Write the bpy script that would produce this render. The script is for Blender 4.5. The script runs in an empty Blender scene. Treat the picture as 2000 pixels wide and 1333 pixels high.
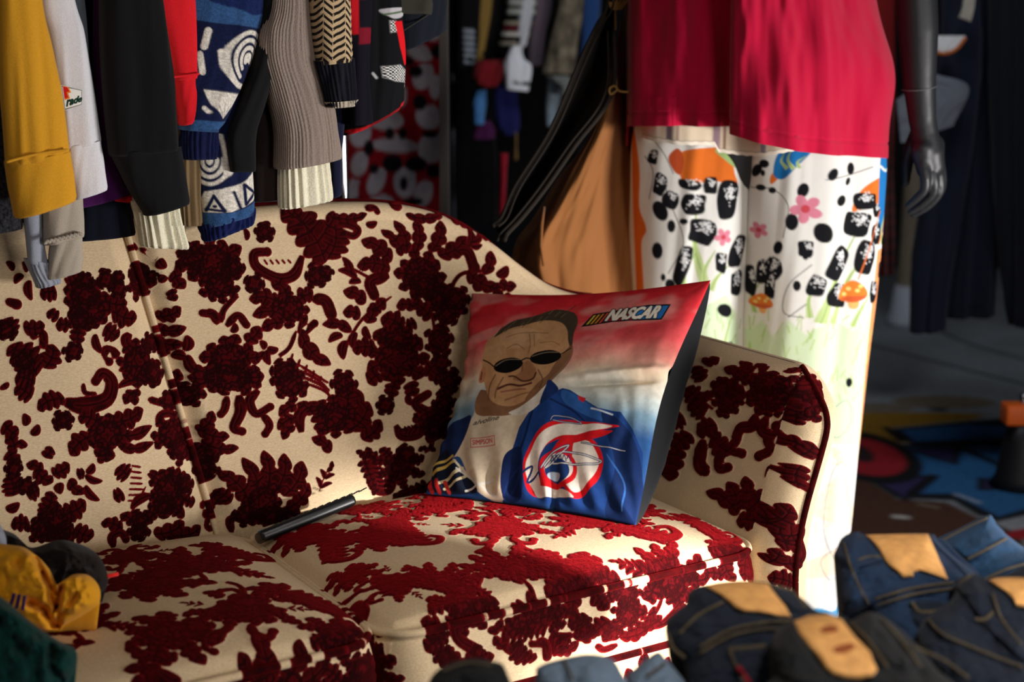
import bpy, math, random
import numpy as np
from mathutils import Vector
random.seed(4); RNG = np.random.default_rng(7)
S = bpy.context.scene
COL = S.collection
pi = math.pi

# ------------------------------------------------------------------ camera, world, lights, exposure
CAM_H, PITCH, FPX = 1.18, math.radians(12), 3000.0
cam_d = bpy.data.cameras.new('camera'); cam = bpy.data.objects.new('camera', cam_d); COL.objects.link(cam)
cam_d.sensor_width = 36; cam_d.lens = FPX / 2000 * 36
cam.location = (0, 0, CAM_H); cam.rotation_euler = (pi / 2 - PITCH, 0, 0)
cam_d.dof.use_dof = True; cam_d.dof.focus_distance = 2.22; cam_d.dof.aperture_fstop = 3.2
cam_d.clip_start = 0.05
S.camera = cam
S.view_settings.view_transform = 'Standard'; S.view_settings.look = 'None'
S.view_settings.gamma = 1; S.view_settings.exposure = 0.0
S.view_settings.use_curve_mapping = False
w = bpy.data.worlds.new('world'); S.world = w; w.use_nodes = True
bg = w.node_tree.nodes['Background']; bg.inputs[0].default_value = (.45, .6, 1, 1); bg.inputs[1].default_value = .035

def area(name, loc, target, sx, sy, power, col, spread=180):
    l = bpy.data.lights.new(name, 'AREA'); l.shape = 'RECTANGLE'; l.size = sx; l.size_y = sy
    l.energy = power; l.color = col; l.spread = math.radians(spread)
    o = bpy.data.objects.new(name, l); COL.objects.link(o); o.location = loc
    o.rotation_euler = (Vector(target) - Vector(loc)).to_track_quat('-Z', 'Y').to_euler()
    return o
area('doorway_daylight', (2.05, 1.62, .42), (.42, 2.5, .55), .75, .5, 17, (1, .97, .95), 90)
area('front_doorway_daylight', (1.15, .35, 1.0), (.2, 2.3, .55), .5, .7, 5, (1, .95, .90), 120)
area('warm_shop_lamp', (-.5, .3, 2.3), (.1, 2.3, .5), .5, .5, 3.1, (1, .74, .45))
area('front_daylight', (-1.7, .4, 1.7), (-.4, 2.2, .9), .8, .8, 2.0, (.92, .96, 1))
sl = bpy.data.lights.new('sun_patch_spot', 'SPOT'); sl.energy = 800; sl.color = (1, .97, .94); sl.spot_size = math.radians(13); sl.spot_blend = 1; sl.shadow_soft_size = .04  # unseen spot lamp added to make the hot sun patch on the seat front
so = bpy.data.objects.new('sun_patch_spot', sl); COL.objects.link(so); so.location = (1.75, .95, .85); so.rotation_euler = (Vector((.20, 2.0, .38)) - so.location).to_track_quat('-Z', 'Y').to_euler()
area('jeans_fill', (.75, .7, 2.1), (.42, 1.5, .6), .4, .4, 1.9, (1, .93, .84), 50)  # unseen fill light added to brighten the jeans pile
area('back_fill', (.9, 3.3, 2.8), (1.2, 4.8, .3), 1.2, .6, 12, (.85, .92, 1), 140)  # unseen fill light added to lift the dark blanket and back floor

# ------------------------------------------------------------------ geometry of the view (to turn measured photo points into places)
cR = np.array([1, 0, 0.]); cF = np.array([0, math.cos(PITCH), -math.sin(PITCH)]); cU = np.array([0, math.sin(PITCH), math.cos(PITCH)])
C0 = np.array([0, 0, CAM_H])
def ray(u, v):
    u = np.asarray(u, float); v = np.asarray(v, float)
    return cF + cR * ((u - 1000) / FPX)[..., None] + cU * ((666.5 - v) / FPX)[..., None]
def at(u, v, d): return C0 + ray(u, v) * np.asarray(d, float)[..., None]
def onp(u, v, P0, n):
    d = ray(u, v); return C0 + d * (((np.asarray(P0) - C0) @ n) / (d @ n))[..., None]
def onz(u, v, z): return onp(u, v, (0, 0, z), np.array([0, 0, 1.]))
TH = math.radians(32)
ex = np.array([math.cos(TH), math.sin(TH), 0]); ey = np.array([-math.sin(TH), math.cos(TH), 0]); ez = np.array([0, 0, 1.])
SEAT = .42
SB = np.array([-.436, 2.1835, 0.])           # sofa origin on the floor, under the middle seam
def loc2w(x, y, z): return SB + np.asarray(x)[..., None] * ex + np.asarray(y)[..., None] * ey + np.asarray(z)[..., None] * ez
def w2loc(P): q = np.asarray(P) - SB; return q @ ex, q @ ey, q[..., 2]
def aty(u, v, yl): return onp(u, v, SB + ey * yl, ey)

# ------------------------------------------------------------------ numeric helpers
def lin(c):
    c = np.asarray(c, float) / (255. if max(c) > 1.001 else 1.)
    return np.where(c <= .04045, c / 12.92, ((c + .055) / 1.055) ** 2.4)
def sstep(a, b, x): t = np.clip((x - a) / (b - a), 0, 1); return t * t * (3 - 2 * t)
def vn(x, y, seed=0):
    x = np.asarray(x, float); y = np.asarray(y, float); x, y = np.broadcast_arrays(x, y)
    xi = np.floor(x).astype(np.int64); yi = np.floor(y).astype(np.int64); fx = x - xi; fy = y - yi
    def h(a, b):
        n = (a * 374761393 + b * 668265263 + seed * 974634777) & 0xffffffff
        n = ((n ^ (n >> 13)) * 1274126177) & 0xffffffff
        return ((n ^ (n >> 16)) & 0xffff) / 65535.
    sx = fx * fx * (3 - 2 * fx); sy = fy * fy * (3 - 2 * fy)
    return (h(xi, yi) * (1 - sx) + h(xi + 1, yi) * sx) * (1 - sy) + (h(xi, yi + 1) * (1 - sx) + h(xi + 1, yi + 1) * sx) * sy
def fbm(x, y, seed=0, o=3):
    r = 0; a = .5
    for k in range(o): r = r + a * (vn(x * 2 ** k, y * 2 ** k, seed + k) - .5) * 2; a *= .5
    return r
def cr(pts, n=8, closed=False):
    p = np.asarray(pts, float)
    if closed: q = np.vstack([p[-1], p, p[0], p[1]])
    else: q = np.vstack([2 * p[0] - p[1], p, 2 * p[-1] - p[-2]])
    out = []
    for i in range(1, len(q) - 2):
        t = np.linspace(0, 1, n, endpoint=False)[:, None]
        a, b, c, d = q[i - 1], q[i], q[i + 1], q[i + 2]
        out.append(.5 * (2 * b + (c - a) * t + (2 * a - 5 * b + 4 * c - d) * t * t + (3 * b - a - 3 * c + d) * t ** 3))
    if not closed: out.append(p[-1:])
    return np.vstack(out)
def seg_sd(P, A, B, signed=True):
    d2 = np.full(len(P), 1e9); par = np.zeros(len(P), bool)
    for a, b in zip(A, B):
        ab = b - a; L = ab @ ab + 1e-14
        pa = P - a; t = np.clip(pa @ ab / L, 0, 1)
        q = pa - t[:, None] * ab; d2 = np.minimum(d2, (q * q).sum(1))
        if signed and a[1] != b[1]:
            c = ((a[1] > P[:, 1]) != (b[1] > P[:, 1]))
            par ^= c & (P[:, 0] < ab[0] * (P[:, 1] - a[1]) / (b[1] - a[1]) + a[0])
    d = np.sqrt(d2)
    return np.where(par, -d, d) if signed else d
def cull(P, pts, m):
    lo = pts.min(0) - m; hi = pts.max(0) + m
    return np.nonzero((P[:, 0] > lo[0]) & (P[:, 0] < hi[0]) & (P[:, 1] > lo[1]) & (P[:, 1] < hi[1]))[0]
class Paint:
    """printed / woven colour pattern of a cloth, evaluated at the points of its surface"""
    def __init__(s, P, base, aa):
        s.P = np.asarray(P, float).reshape(-1, 2); s.aa = aa
        b = lin(base) if not isinstance(base, np.ndarray) else base
        s.C = np.array(np.broadcast_to(b, (len(s.P), 3)), float)
    def put(s, i, a, col):
        s.C[i] = s.C[i] * (1 - a[:, None]) + (lin(col) if not isinstance(col, np.ndarray) else col) * a[:, None]
    def poly(s, pts, col, smooth=True, alpha=1, soft=None, ok=None):
        p = cr(pts, 6, True) if smooth else np.asarray(pts, float); aa = soft or s.aa
        i = cull(s.P, p, aa)
        if ok is not None: i = i[ok[i]]
        if len(i) == 0: return
        sd = seg_sd(s.P[i], p, np.roll(p, -1, 0)); s.put(i, alpha * np.clip(.5 - sd / aa, 0, 1), col)
    def stroke(s, pts, wd, col, alpha=1, smooth=True, closed=False, ok=None):
        p = (cr(pts, 6, closed) if smooth and len(pts) > 2 else np.asarray(pts, float))
        if closed: p = np.vstack([p, p[:1]])
        i = cull(s.P, p, wd + s.aa)
        if ok is not None: i = i[ok[i]]
        if len(i) == 0: return
        sd = seg_sd(s.P[i], p[:-1], p[1:], False) - wd / 2; s.put(i, alpha * np.clip(.5 - sd / s.aa, 0, 1), col)
    def disc(s, x, y, rx, ry, col, rot=0, **k):
        t = np.linspace(0, 2 * pi, 26)[:-1]; c, n = math.cos(rot), math.sin(rot); a = rx * np.cos(t); b = ry * np.sin(t)
        s.poly(np.stack([x + a * c - b * n, y + a * n + b * c], 1), col, False, **k)
    def text(s, txt, o, dx, dy, col, grow=0, shear=0):
        """o = lower left, dx = vector of the whole width, dy = vector of the cap height"""
        A, B = glyphs(txt)
        f = lambda q: np.asarray(o) + (q[:, :1] + shear * q[:, 1:]) * np.asarray(dx) + q[:, 1:] * np.asarray(dy)
        A = f(A); B = f(B); i = cull(s.P, np.vstack([A, B]), s.aa + grow)
        if len(i): s.put(i, np.clip(.5 - (seg_sd(s.P[i], A, B) - grow) / s.aa, 0, 1), col)
_gl = {}
def glyphs(txt):
    if txt in _gl: return _gl[txt]
    c = bpy.data.curves.new('glyphs', 'FONT'); c.body = txt; o = bpy.data.objects.new('glyphs', c); COL.objects.link(o)
    bpy.context.view_layer.update()
    me = o.evaluated_get(bpy.context.evaluated_depsgraph_get()).to_mesh()
    co = np.array([v.co[:2] for v in me.vertices]); cnt = {}
    for p in me.polygons:
        for k in p.edge_keys: cnt[k] = cnt.get(k, 0) + 1
    e = np.array([k for k, n in cnt.items() if n == 1])
    lo = co.min(0); hi = co.max(0); co = (co - lo) / (hi - lo)
    bpy.data.objects.remove(o); bpy.data.curves.remove(c)
    _gl[txt] = (co[e[:, 0]], co[e[:, 1]]); return _gl[txt]

# ------------------------------------------------------------------ object helpers
XF = {}
def rz(P, a): c, s = math.cos(a), math.sin(a); return np.stack([P[:, 0] * c - P[:, 1] * s, P[:, 0] * s + P[:, 1] * c, P[:, 2]], 1)
def tag(o, label=None, cat=None, group=None, kind=None):
    if label: o['label'] = label
    if cat: o['category'] = cat
    if group: o['group'] = group
    if kind: o['kind'] = kind
    return o
def thing(name, label, cat, loc=(0, 0, 0), rot=0, group=None):
    o = bpy.data.objects.new(name, None); COL.objects.link(o); o.empty_display_size = .05
    o.location = [float(x) for x in loc]; o.rotation_euler = (0, 0, rot)
    XF[o] = (np.array(loc, float), rot); return tag(o, label, cat, group)
class MB:
    def __init__(s): s.V = []; s.F = []; s.n = 0; s.A = {}; s.MI = []
    def add(s, V, F, mi=0, **attrs):
        V = np.asarray(V, float).reshape(-1, 3); F = np.asarray(F, np.int64)
        s.V.append(V); s.F.append(F + s.n); s.MI.append(np.full(len(F), mi)); s.n += len(V)
        for k, a in attrs.items(): s.A.setdefault(k, []).append((s.n - len(V), np.asarray(a)))
        return s
    def grid(s, P, cu=False, cv=False, mi=0, flip=False, **attrs):
        nv, nu = P.shape[:2]; idx = np.arange(nv * nu).reshape(nv, nu)
        if cu: idx = np.hstack([idx, idx[:, :1]])
        if cv: idx = np.vstack([idx, idx[:1]])
        F = np.stack([idx[:-1, :-1], idx[:-1, 1:], idx[1:, 1:], idx[1:, :-1]], -1).reshape(-1, 4)
        if flip: F = F[:, ::-1]
        return s.add(P, F, mi, **attrs)
    def build(s, name, mats, parent=None, label=None, smooth=True, **tags):
        V = np.vstack(s.V); xf = XF.get(parent)
        if parent is None:
            b = np.array([V[:, 0].mean(), V[:, 1].mean(), V[:, 2].min()]); loc = b
            V = V - b; xf = (loc, 0)
        else: V = rz(V - xf[0], -xf[1])
        me = bpy.data.meshes.new(name)
        me.vertices.add(len(V)); me.vertices.foreach_set('co', V.astype(np.float32).ravel())
        nl = [F.size for F in s.F]; tot = [np.full(len(F), F.shape[1]) for F in s.F]
        tot = np.concatenate(tot); li = np.concatenate([F.ravel() for F in s.F])
        me.loops.add(len(li)); me.loops.foreach_set('vertex_index', li.astype(np.int32))
        me.polygons.add(len(tot)); st = np.concatenate([[0], np.cumsum(tot)[:-1]])
        me.polygons.foreach_set('loop_start', st.astype(np.int32)); me.polygons.foreach_set('loop_total', tot.astype(np.int32))
        me.polygons.foreach_set('material_index', np.concatenate(s.MI).astype(np.int32))
        me.polygons.foreach_set('use_smooth', np.full(len(tot), smooth))
        for k, lst in s.A.items():
            colr = lst[0][1].ndim == 2
            arr = np.zeros((len(V), 4)) if colr else np.full(len(V), .05)
            for o, a in lst:
                if colr: arr[o:o + len(a), :3] = a; arr[o:o + len(a), 3] = 1
                else: arr[o:o + len(a)] = a
            at_ = me.attributes.new(k, 'FLOAT_COLOR' if colr else 'FLOAT', 'POINT')
            at_.data.foreach_set('color' if colr else 'value', arr.astype(np.float32).ravel())
        me.update(calc_edges=True); me.validate()
        for m in (mats if isinstance(mats, (list, tuple)) else [mats]): me.materials.append(m)
        o = bpy.data.objects.new(name, me); COL.objects.link(o)
        if parent is None: o.location = [float(x) for x in xf[0]]
        else: o.parent = parent
        XF[o] = xf
        if label: o['label'] = label
        return tag(o, None, tags.get('cat'), tags.get('group'), tags.get('kind'))
def tube_grid(path, r, n=10, up=(0, 0, 1)):
    p = np.asarray(path, float); t = np.gradient(p, axis=0); t /= np.linalg.norm(t, axis=1)[:, None] + 1e-12
    up = np.asarray(up, float); a = np.cross(t, up); bad = np.linalg.norm(a, axis=1) < .05
    a[bad] = np.cross(t[bad], (1, .1, 0)); a /= np.linalg.norm(a, axis=1)[:, None]; b = np.cross(a, t)
    r = np.broadcast_to(np.asarray(r, float), (len(p),)); th = np.linspace(0, 2 * pi, n, endpoint=False)
    return p[:, None] + r[:, None, None] * (a[:, None] * np.cos(th)[None, :, None] + b[:, None] * np.sin(th)[None, :, None])
def add_tube(mb, path, r, n=10, mi=0, caps=True, up=(0, 0, 1), **attrs):
    G = tube_grid(path, r, n, up)
    if caps:
        k = lambda c, ring: c + (ring - c) * .02
        G = np.concatenate([k(G[:1].mean(1, keepdims=True), G[:1]), G, k(G[-1:].mean(1, keepdims=True), G[-1:])])
    mb.grid(G, cu=True, mi=mi, **attrs); return G
def add_box(mb, c, half, X=(1, 0, 0), Y=(0, 1, 0), Z=(0, 0, 1), r=.2, n=8, mi=0, **attrs):
    """rounded box (superellipsoid-like, still a box)"""
    X, Y, Z = [np.asarray(q, float) for q in (X, Y, Z)]; h = np.asarray(half, float); R = r * h.min()
    th = np.linspace(0, 2 * pi, 4 * n, endpoint=False) + pi / (4 * n)
    cx = np.sign(np.cos(th)); cy = np.sign(np.sin(th)); rows = []
    for ph in np.concatenate([np.linspace(-pi / 2, 0, 4), np.linspace(0, pi / 2, 4)]):
        s = 1 if ph > 0 or (ph == 0 and len(rows) >= 4) else -1
        rr = R * math.cos(ph); zz = s * (h[2] - R) + R * math.sin(ph)
        rows.append(np.asarray(c) + (cx * (h[0] - R) + rr * np.cos(th))[:, None] * X + (cy * (h[1] - R) + rr * np.sin(th))[:, None] * Y + zz * Z)
    G = np.array(rows); G = np.concatenate([G[:1].mean(1, keepdims=True) + 0 * G[:1], G, G[-1:].mean(1, keepdims=True) + 0 * G[-1:]])
    mb.grid(G, cu=True, mi=mi, **attrs)

# ------------------------------------------------------------------ materials
def mat(name, col=None, rough=.8, attr=None, sheen=0, metal=0, bump=0, bscale=600, stretch=(1, 1, 1), spec=.3, vary=0, sheen_tint=(1, 1, 1)):
    m = bpy.data.materials.new(name); m.use_nodes = True; nt = m.node_tree; b = nt.nodes['Principled BSDF']
    b.inputs['Roughness'].default_value = rough; b.inputs['Metallic'].default_value = metal
    b.inputs['Specular IOR Level'].default_value = spec
    b.inputs['Sheen Weight'].default_value = sheen; b.inputs['Sheen Tint'].default_value = (*sheen_tint, 1); b.inputs['Sheen Roughness'].default_value = .5
    tc = nt.nodes.new('ShaderNodeTexCoord'); mp = nt.nodes.new('ShaderNodeMapping'); nt.links.new(tc.outputs['Object'], mp.inputs[0]); mp.inputs['Scale'].default_value = stretch
    nz = nt.nodes.new('ShaderNodeTexNoise'); nz.inputs['Scale'].default_value = bscale; nz.inputs['Detail'].default_value = 3; nt.links.new(mp.outputs[0], nz.inputs['Vector'])
    src = None
    if attr:
        a = nt.nodes.new('ShaderNodeAttribute'); a.attribute_name = attr; src = a.outputs['Color']
    if col is not None:
        c = (*lin(col), 1)
        if src is None:
            rgb = nt.nodes.new('ShaderNodeRGB'); rgb.outputs[0].default_value = c; src = rgb.outputs[0]
    if vary:
        hs = nt.nodes.new('ShaderNodeHueSaturation'); mr = nt.nodes.new('ShaderNodeMapRange')
        mr.inputs['From Min'].default_value = .3; mr.inputs['From Max'].default_value = .7; mr.inputs['To Min'].default_value = 1 - vary; mr.inputs['To Max'].default_value = 1 + vary
        nt.links.new(nz.outputs[0], mr.inputs[0]); nt.links.new(mr.outputs[0], hs.inputs['Value']); nt.links.new(src, hs.inputs['Color']); src = hs.outputs[0]
    nt.links.new(src, b.inputs['Base Color'])
    if bump:
        bp = nt.nodes.new('ShaderNodeBump'); bp.inputs['Strength'].default_value = bump; bp.inputs['Distance'].default_value = .002
        nt.links.new(nz.outputs[0], bp.inputs['Height']); nt.links.new(bp.outputs[0], b.inputs['Normal'])
    return m
def cloth(name, col, **k):
    k.setdefault('rough', .92); k.setdefault('sheen', .08); k.setdefault('bump', .35); k.setdefault('bscale', 900); k.setdefault('vary', .12); k.setdefault('spec', .12)
    return mat(name, col, **k)
M_PAINT = mat('printed_cloth', attr='col', rough=.9, bump=.25, bscale=1200, spec=.12, vary=.06)
M_KNIT = mat('patterned_knit', attr='col', rough=.95, sheen=.1, bump=.5, bscale=700, spec=.1, vary=.2)
def velvet(name='cut_velvet_damask', sheen_w=.35):
    m = bpy.data.materials.new(name); m.use_nodes = True; nt = m.node_tree; N = nt.nodes; Lk = nt.links
    out = N['Material Output']; b = N['Principled BSDF']
    tc = N.new('ShaderNodeTexCoord')
    def noise(scale, st=(1, 1, 1), d=3):
        mp = N.new('ShaderNodeMapping'); mp.inputs['Scale'].default_value = st; Lk.new(tc.outputs['Object'], mp.inputs[0])
        n = N.new('ShaderNodeTexNoise'); n.inputs['Scale'].default_value = scale; n.inputs['Detail'].default_value = d; Lk.new(mp.outputs[0], n.inputs['Vector']); return n.outputs[0]
    def mrange(s, a, b_, c, d):
        r = N.new('ShaderNodeMapRange'); r.clamp = True; Lk.new(s, r.inputs[0])
        for i, x in enumerate((a, b_, c, d)): r.inputs[i + 1].default_value = x
        return r.outputs[0]
    def mix(f, a, b_):
        x = N.new('ShaderNodeMix'); x.data_type = 'RGBA'; Lk.new(f, x.inputs[0])
        for s, q in ((6, a), (7, b_)):
            if hasattr(q, 'links'): Lk.new(q, x.inputs[s])
            else: x.inputs[s].default_value = (*q, 1)
        return x.outputs[2]
    va = N.new('ShaderNodeAttribute'); va.attribute_name = 'vel'; ca = N.new('ShaderNodeAttribute'); ca.attribute_name = 'cre'
    # slubby cream ground, weft threads run along the width
    weave = noise(800, (.3, 1, 1)); fine = noise(1500)
    cream = mix(mrange(weave, .35, .65, 0, 1), tuple(lin((204, 176, 138))), tuple(lin((222, 197, 160))))
    b.inputs['Roughness'].default_value = .8; b.inputs['Specular IOR Level'].default_value = .2; b.inputs['Sheen Weight'].default_value = .05
    Lk.new(cream, b.inputs['Base Color'])
    bp = N.new('ShaderNodeBump'); bp.inputs['Strength'].default_value = .4; bp.inputs['Distance'].default_value = .001; Lk.new(weave, bp.inputs['Height']); Lk.new(bp.outputs[0], b.inputs['Normal'])
    # velvet pile: deep burgundy, paler at the cut fringe, darker in the pressed lines
    v = N.new('ShaderNodeBsdfPrincipled'); v.inputs['Roughness'].default_value = .85; v.inputs['Specular IOR Level'].default_value = .05
    nap = noise(60, d=4); pile = noise(900)
    c = mix(mrange(nap, .35, .7, 0, 1), (.015, .0004, .0006), (.060, .0012, .0018))
    c = mix(mrange(va.outputs['Fac'], -.0022, -.0003, 0, 1), c, (.20, .004, .008))
    c = mix(mrange(ca.outputs['Fac'], .0045, .0022, 0, .55), c, (.10, .0025, .005))
    c = mix(mrange(ca.outputs['Fac'], .0006, .0024, .92, 0), c, (.006, .0003, .0006))
    Lk.new(c, v.inputs['Base Color'])
    v.inputs['Sheen Weight'].default_value = sheen_w; v.inputs['Sheen Roughness'].default_value = .38; v.inputs['Sheen Tint'].default_value = (.75, .018, .025, 1)
    bp2 = N.new('ShaderNodeBump'); bp2.inputs['Strength'].default_value = .8; bp2.inputs['Distance'].default_value = .002; Lk.new(pile, bp2.inputs['Height']); Lk.new(bp2.outputs[0], v.inputs['Normal'])
    jit = N.new('ShaderNodeMath'); jit.operation = 'MULTIPLY_ADD'; Lk.new(noise(700), jit.inputs[0]); jit.inputs[1].default_value = .0016; Lk.new(va.outputs['Fac'], jit.inputs[2])
    f = mrange(jit.outputs[0], .0004, .0013, 1, 0)
    ms = N.new('ShaderNodeMixShader'); Lk.new(f, ms.inputs[0]); Lk.new(b.outputs[0], ms.inputs[1]); Lk.new(v.outputs[0], ms.inputs[2]); Lk.new(ms.outputs[0], out.inputs[0])
    return m
M_VELVET = velvet(); M_VELVET_LIT = velvet('cut_velvet_damask_lit', 1.0)  # same velvet twice; sheen raised so the right cushion looks brighter lit
M_CHROME = mat('chrome', (200, 200, 205), rough=.2, metal=1)
M_BLACKP = mat('black_plastic', (14, 14, 16), rough=.35, spec=.5)

# ------------------------------------------------------------------ the damask: leaves, curls and flowers of velvet
class Damask:
    def __init__(s): s.P = []; s.Cr = []; s.mp = None
    def _add(s, p, cre=()):
        s.P.append(s.mp(np.asarray(p, float))); s.Cr += [s.mp(np.asarray(q, float)) for q in cre]
    def leaf(s, x0, y0, x1, y1, w, n=3, bend=.12):
        a = np.array([x0, y0], float); b = np.array([x1, y1], float); d = b - a; L = np.hypot(*d); nrm = np.array([-d[1], d[0]]) / (L + 1e-9)
        t = np.linspace(0, 1, 16 + 12 * n); ax = a + t[:, None] * d + nrm * (bend * L * np.sin(pi * t))[:, None]
        lob = (1 + .50 * (np.abs(np.sin(pi * (n + .0) * t ** .9)) ** .55 - .78)) if n > 1 else 1
        h = w / 2 * np.clip(np.sin(pi * np.clip(t, 0, 1) ** .85), 0, 1) ** .5 * lob + .03 * w * (1 - t)
        cre = [ax[2:-5]]
        if n >= 2:
            for k in range(1, n + 1):
                i = int((k - .45) / n * (len(t) - 8)) + 2
                for sg in (1, -1): cre.append(np.array([ax[i], ax[min(i + 4, len(t) - 1)] + nrm * sg * h[i] * .75]))
        s._add(np.vstack([ax + nrm * h[:, None], (ax - nrm * h[:, None])[::-1]]), cre)
    def curl(s, pts, w0, w1, end=1.0):
        p = cr(pts, 7); d = np.gradient(p, axis=0); d /= np.hypot(d[:, 0], d[:, 1])[:, None] + 1e-9; nrm = np.stack([-d[:, 1], d[:, 0]], 1)
        t = np.linspace(0, 1, len(p)); h = (w0 + (w1 - w0) * t) / 2 * np.clip(.45 + 3 * t, 0, 1)
        s._add(np.vstack([p + nrm * h[:, None], (p - nrm * h[:, None])[::-1]]), [p[4:-3]] if min(w0, w1) > 22 else [])
        if end:
            q = p[-1]; th = np.linspace(0, 2 * pi, 15)[:-1]; r = max(w1 * .62 * end, 2)
            s._add(np.stack([q[0] + r * np.cos(th), q[1] + r * np.sin(th)], 1))
    def flower(s, x, y, r, n=9, ry=None, rot=0.):
        """a peony head: a ragged ring of lobed petals round a cupped heart"""
        ry = ry or r; rd = random.Random(int(x * 7 + y * 13 + r)); f = ry / r; th = np.linspace(0, 2 * pi, 121)[:-1]
        def ring(k, m, off, dip): q = k * (1 - dip + dip * np.abs(np.cos(m * (th + off) / 2)) ** .8); return np.stack([x + r * q * np.cos(th + rot), y + ry * q * np.sin(th + rot)], 1)
        heart = [ring(.60, max(n - 3, 4), .4, .36)] + ([ring(.34, max(n - 5, 4), .1, .4)] if r > 60 else [])
        cre = [np.vstack([q, q[:1]]) for q in heart]
        for k in range(2 * (n - 3)):
            a = pi * k / (n - 3) + rd.uniform(-.1, .1); cre.append(np.array([[x + r * .40 * math.cos(a), y + ry * .40 * math.sin(a)], [x + r * .54 * math.cos(a), y + ry * .54 * math.sin(a)]]))
        s._add(ring(.74, n, pi / n, .16), cre)
        for k in range(n):
            a = 2 * pi * k / n + rot + rd.uniform(-.16, .16); L = r * rd.uniform(.93, 1.16); c_, s_ = math.cos(a), math.sin(a)
            s.leaf(x + .42 * r * c_, y + .42 * ry * s_, x + L * c_, y + L * f * s_, r * 4.6 / n * rd.uniform(.85, 1.1), 2, rd.uniform(-.14, .14))
    def sprig(s, x, y, ang, L, k=3, w=.32):
        """a stalk with paired leaves; ang in degrees, screen sense (0 right, 90 up)"""
        a = math.radians(ang); d = np.array([math.cos(a), -math.sin(a)]); o = np.array([x, y], float)
        s.curl([o, o + d * L * .5 + .04 * L * d[::-1], o + d * L * .9], L * .055, L * .045, 0)
        for i in range(k):
            b = o + d * L * (.15 + .65 * i / k)
            for sg in (1, -1):
                e = a + sg * .8; q = b + np.array([math.cos(e), -math.sin(e)]) * L * (.42 - .05 * i); s.leaf(*b, *q, L * w * .5, 1, .1 * sg)
        b = o + d * L * .7; q = o + d * L * 1.12; s.leaf(*b, *q, L * w * .55, 2)
    # composites: unit = about one photo pixel on the sofa back, drawn upright
    def peony(s, x, y, k=1., rot=0.):
        m0 = s.mp; c, n = math.cos(rot), math.sin(rot)
        s.mp = lambda p: m0(np.stack([x + k * (p[:, 0] * c - p[:, 1] * n), y + k * (p[:, 0] * n + p[:, 1] * c)], 1))
        s.flower(0, 0, 52, 9, 50); s.flower(0, 26, 66, 11, 44); s.flower(0, -14, 36, 7)
        for sg in (1, -1):
            s.curl([(sg * 4, -48), (sg * 14, -76), (sg * 24, -92), (sg * 40, -102)], 10, 12, .6); s.curl([(sg * 6, -44), (sg * 26, -68), (sg * 46, -62)], 12, 15)
            s.leaf(sg * 10, -40, sg * 20, -68, 16, 0); s.leaf(sg * 40, -30, sg * 74, -58, 27, 3); s.sprig(sg * 60, -2, 90 - sg * 80, 42, 2)
            s.leaf(sg * 56, 20, sg * 92, 44, 26, 3); s.curl([(sg * 14, 60), (sg * 22, 84), (sg * 44, 92), (sg * 50, 74)], 20, 15); s.curl([(sg * 20, 80), (sg * 30, 112), (sg * 46, 130), (sg * 32, 138)], 16, 14)
        s.mp = m0
    def bouquet(s, x, y, k=1., rot=0.):
        m0 = s.mp; c, n = math.cos(rot), math.sin(rot)
        s.mp = lambda p: m0(np.stack([x + k * (p[:, 0] * c - p[:, 1] * n), y + k * (p[:, 0] * n + p[:, 1] * c)], 1))
        s.flower(0, 0, 50, 9, 48); s.flower(4, 14, 44, 8, 36)
        for a, L in ((-75, 100), (-45, 92), (-15, 104), (18, 100), (48, 104), (78, 96), (-105, 84), (108, 84)):
            r = math.radians(a); s.leaf(30 * math.sin(r), -30 * math.cos(r), L * math.sin(r), -L * math.cos(r), 31, 3, .1 * (1 if a > 0 else -1))
        s.curl([(10, 40), (20, 80), (0, 110)], 12, 9, 0); s.sprig(52, 28, -20, 74, 3); s.sprig(-52, 28, 200, 74, 3); s.leaf(6, 70, 40, 92, 24, 2); s.leaf(6, 90, -30, 110, 24, 2)
        s.mp = m0
    def scroll(s, x, y, k=1., rot=0.):
        m0 = s.mp; c, n = math.cos(rot), math.sin(rot)
        s.mp = lambda p: m0(np.stack([x + k * (p[:, 0] * c - p[:, 1] * n), y + k * (p[:, 0] * n + p[:, 1] * c)], 1))
        s.curl([(-40, -60), (-10, -20), (20, 24), (60, 40), (96, 20), (92, -18), (66, -20)], 50, 17)
        for i in range(6): s.leaf(-30 + 16 * i, -44 + 15 * i, -70 + 22 * i, -20 + 17 * i, 26, 2); s.leaf(-26 + 13 * i, -50 + 14 * i, 10 + 14 * i, -66 + 13 * i, 20, 1)
        for i in range(4): s.curl([(50 + 9 * i, 24 - 3 * i), (48 + 8 * i, 6 - 3 * i)], 6, 5, 0)
        s.leaf(-40, -60, -66, -104, 34, 3); s.leaf(-46, -52, -100, -74, 30, 3); s.leaf(-34, -62, -22, -104, 26, 2)
        s.mp = m0
    def rose(s, x, y, k=1., rot=0.):
        m0 = s.mp; c, n = math.cos(rot), math.sin(rot)
        s.mp = lambda p: m0(np.stack([x + k * (p[:, 0] * c - p[:, 1] * n), y + k * (p[:, 0] * n + p[:, 1] * c)], 1))
        s.flower(0, 0, 54, 8, 46); s.flower(12, -34, 40, 7, 34); s.flower(-12, 22, 40, 7)
        for a, L in ((-95, 92), (-65, 84), (150, 88), (190, 86), (225, 78), (100, 92), (60, 84)):
            r = math.radians(a); s.leaf(34 * math.sin(r), -34 * math.cos(r), L * math.sin(r), -L * math.cos(r), 34, 3)
        s.mp = m0
    def bud(s, x, y, k=1.):
        s.flower(x, y, 20 * k, 5); s.leaf(x + 5 * k, y + 14 * k, x + 16 * k, y + 34 * k, 13 * k, 1); s.leaf(x - 12 * k, y - 10 * k, x - 26 * k, y - 24 * k, 12 * k, 1)
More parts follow.
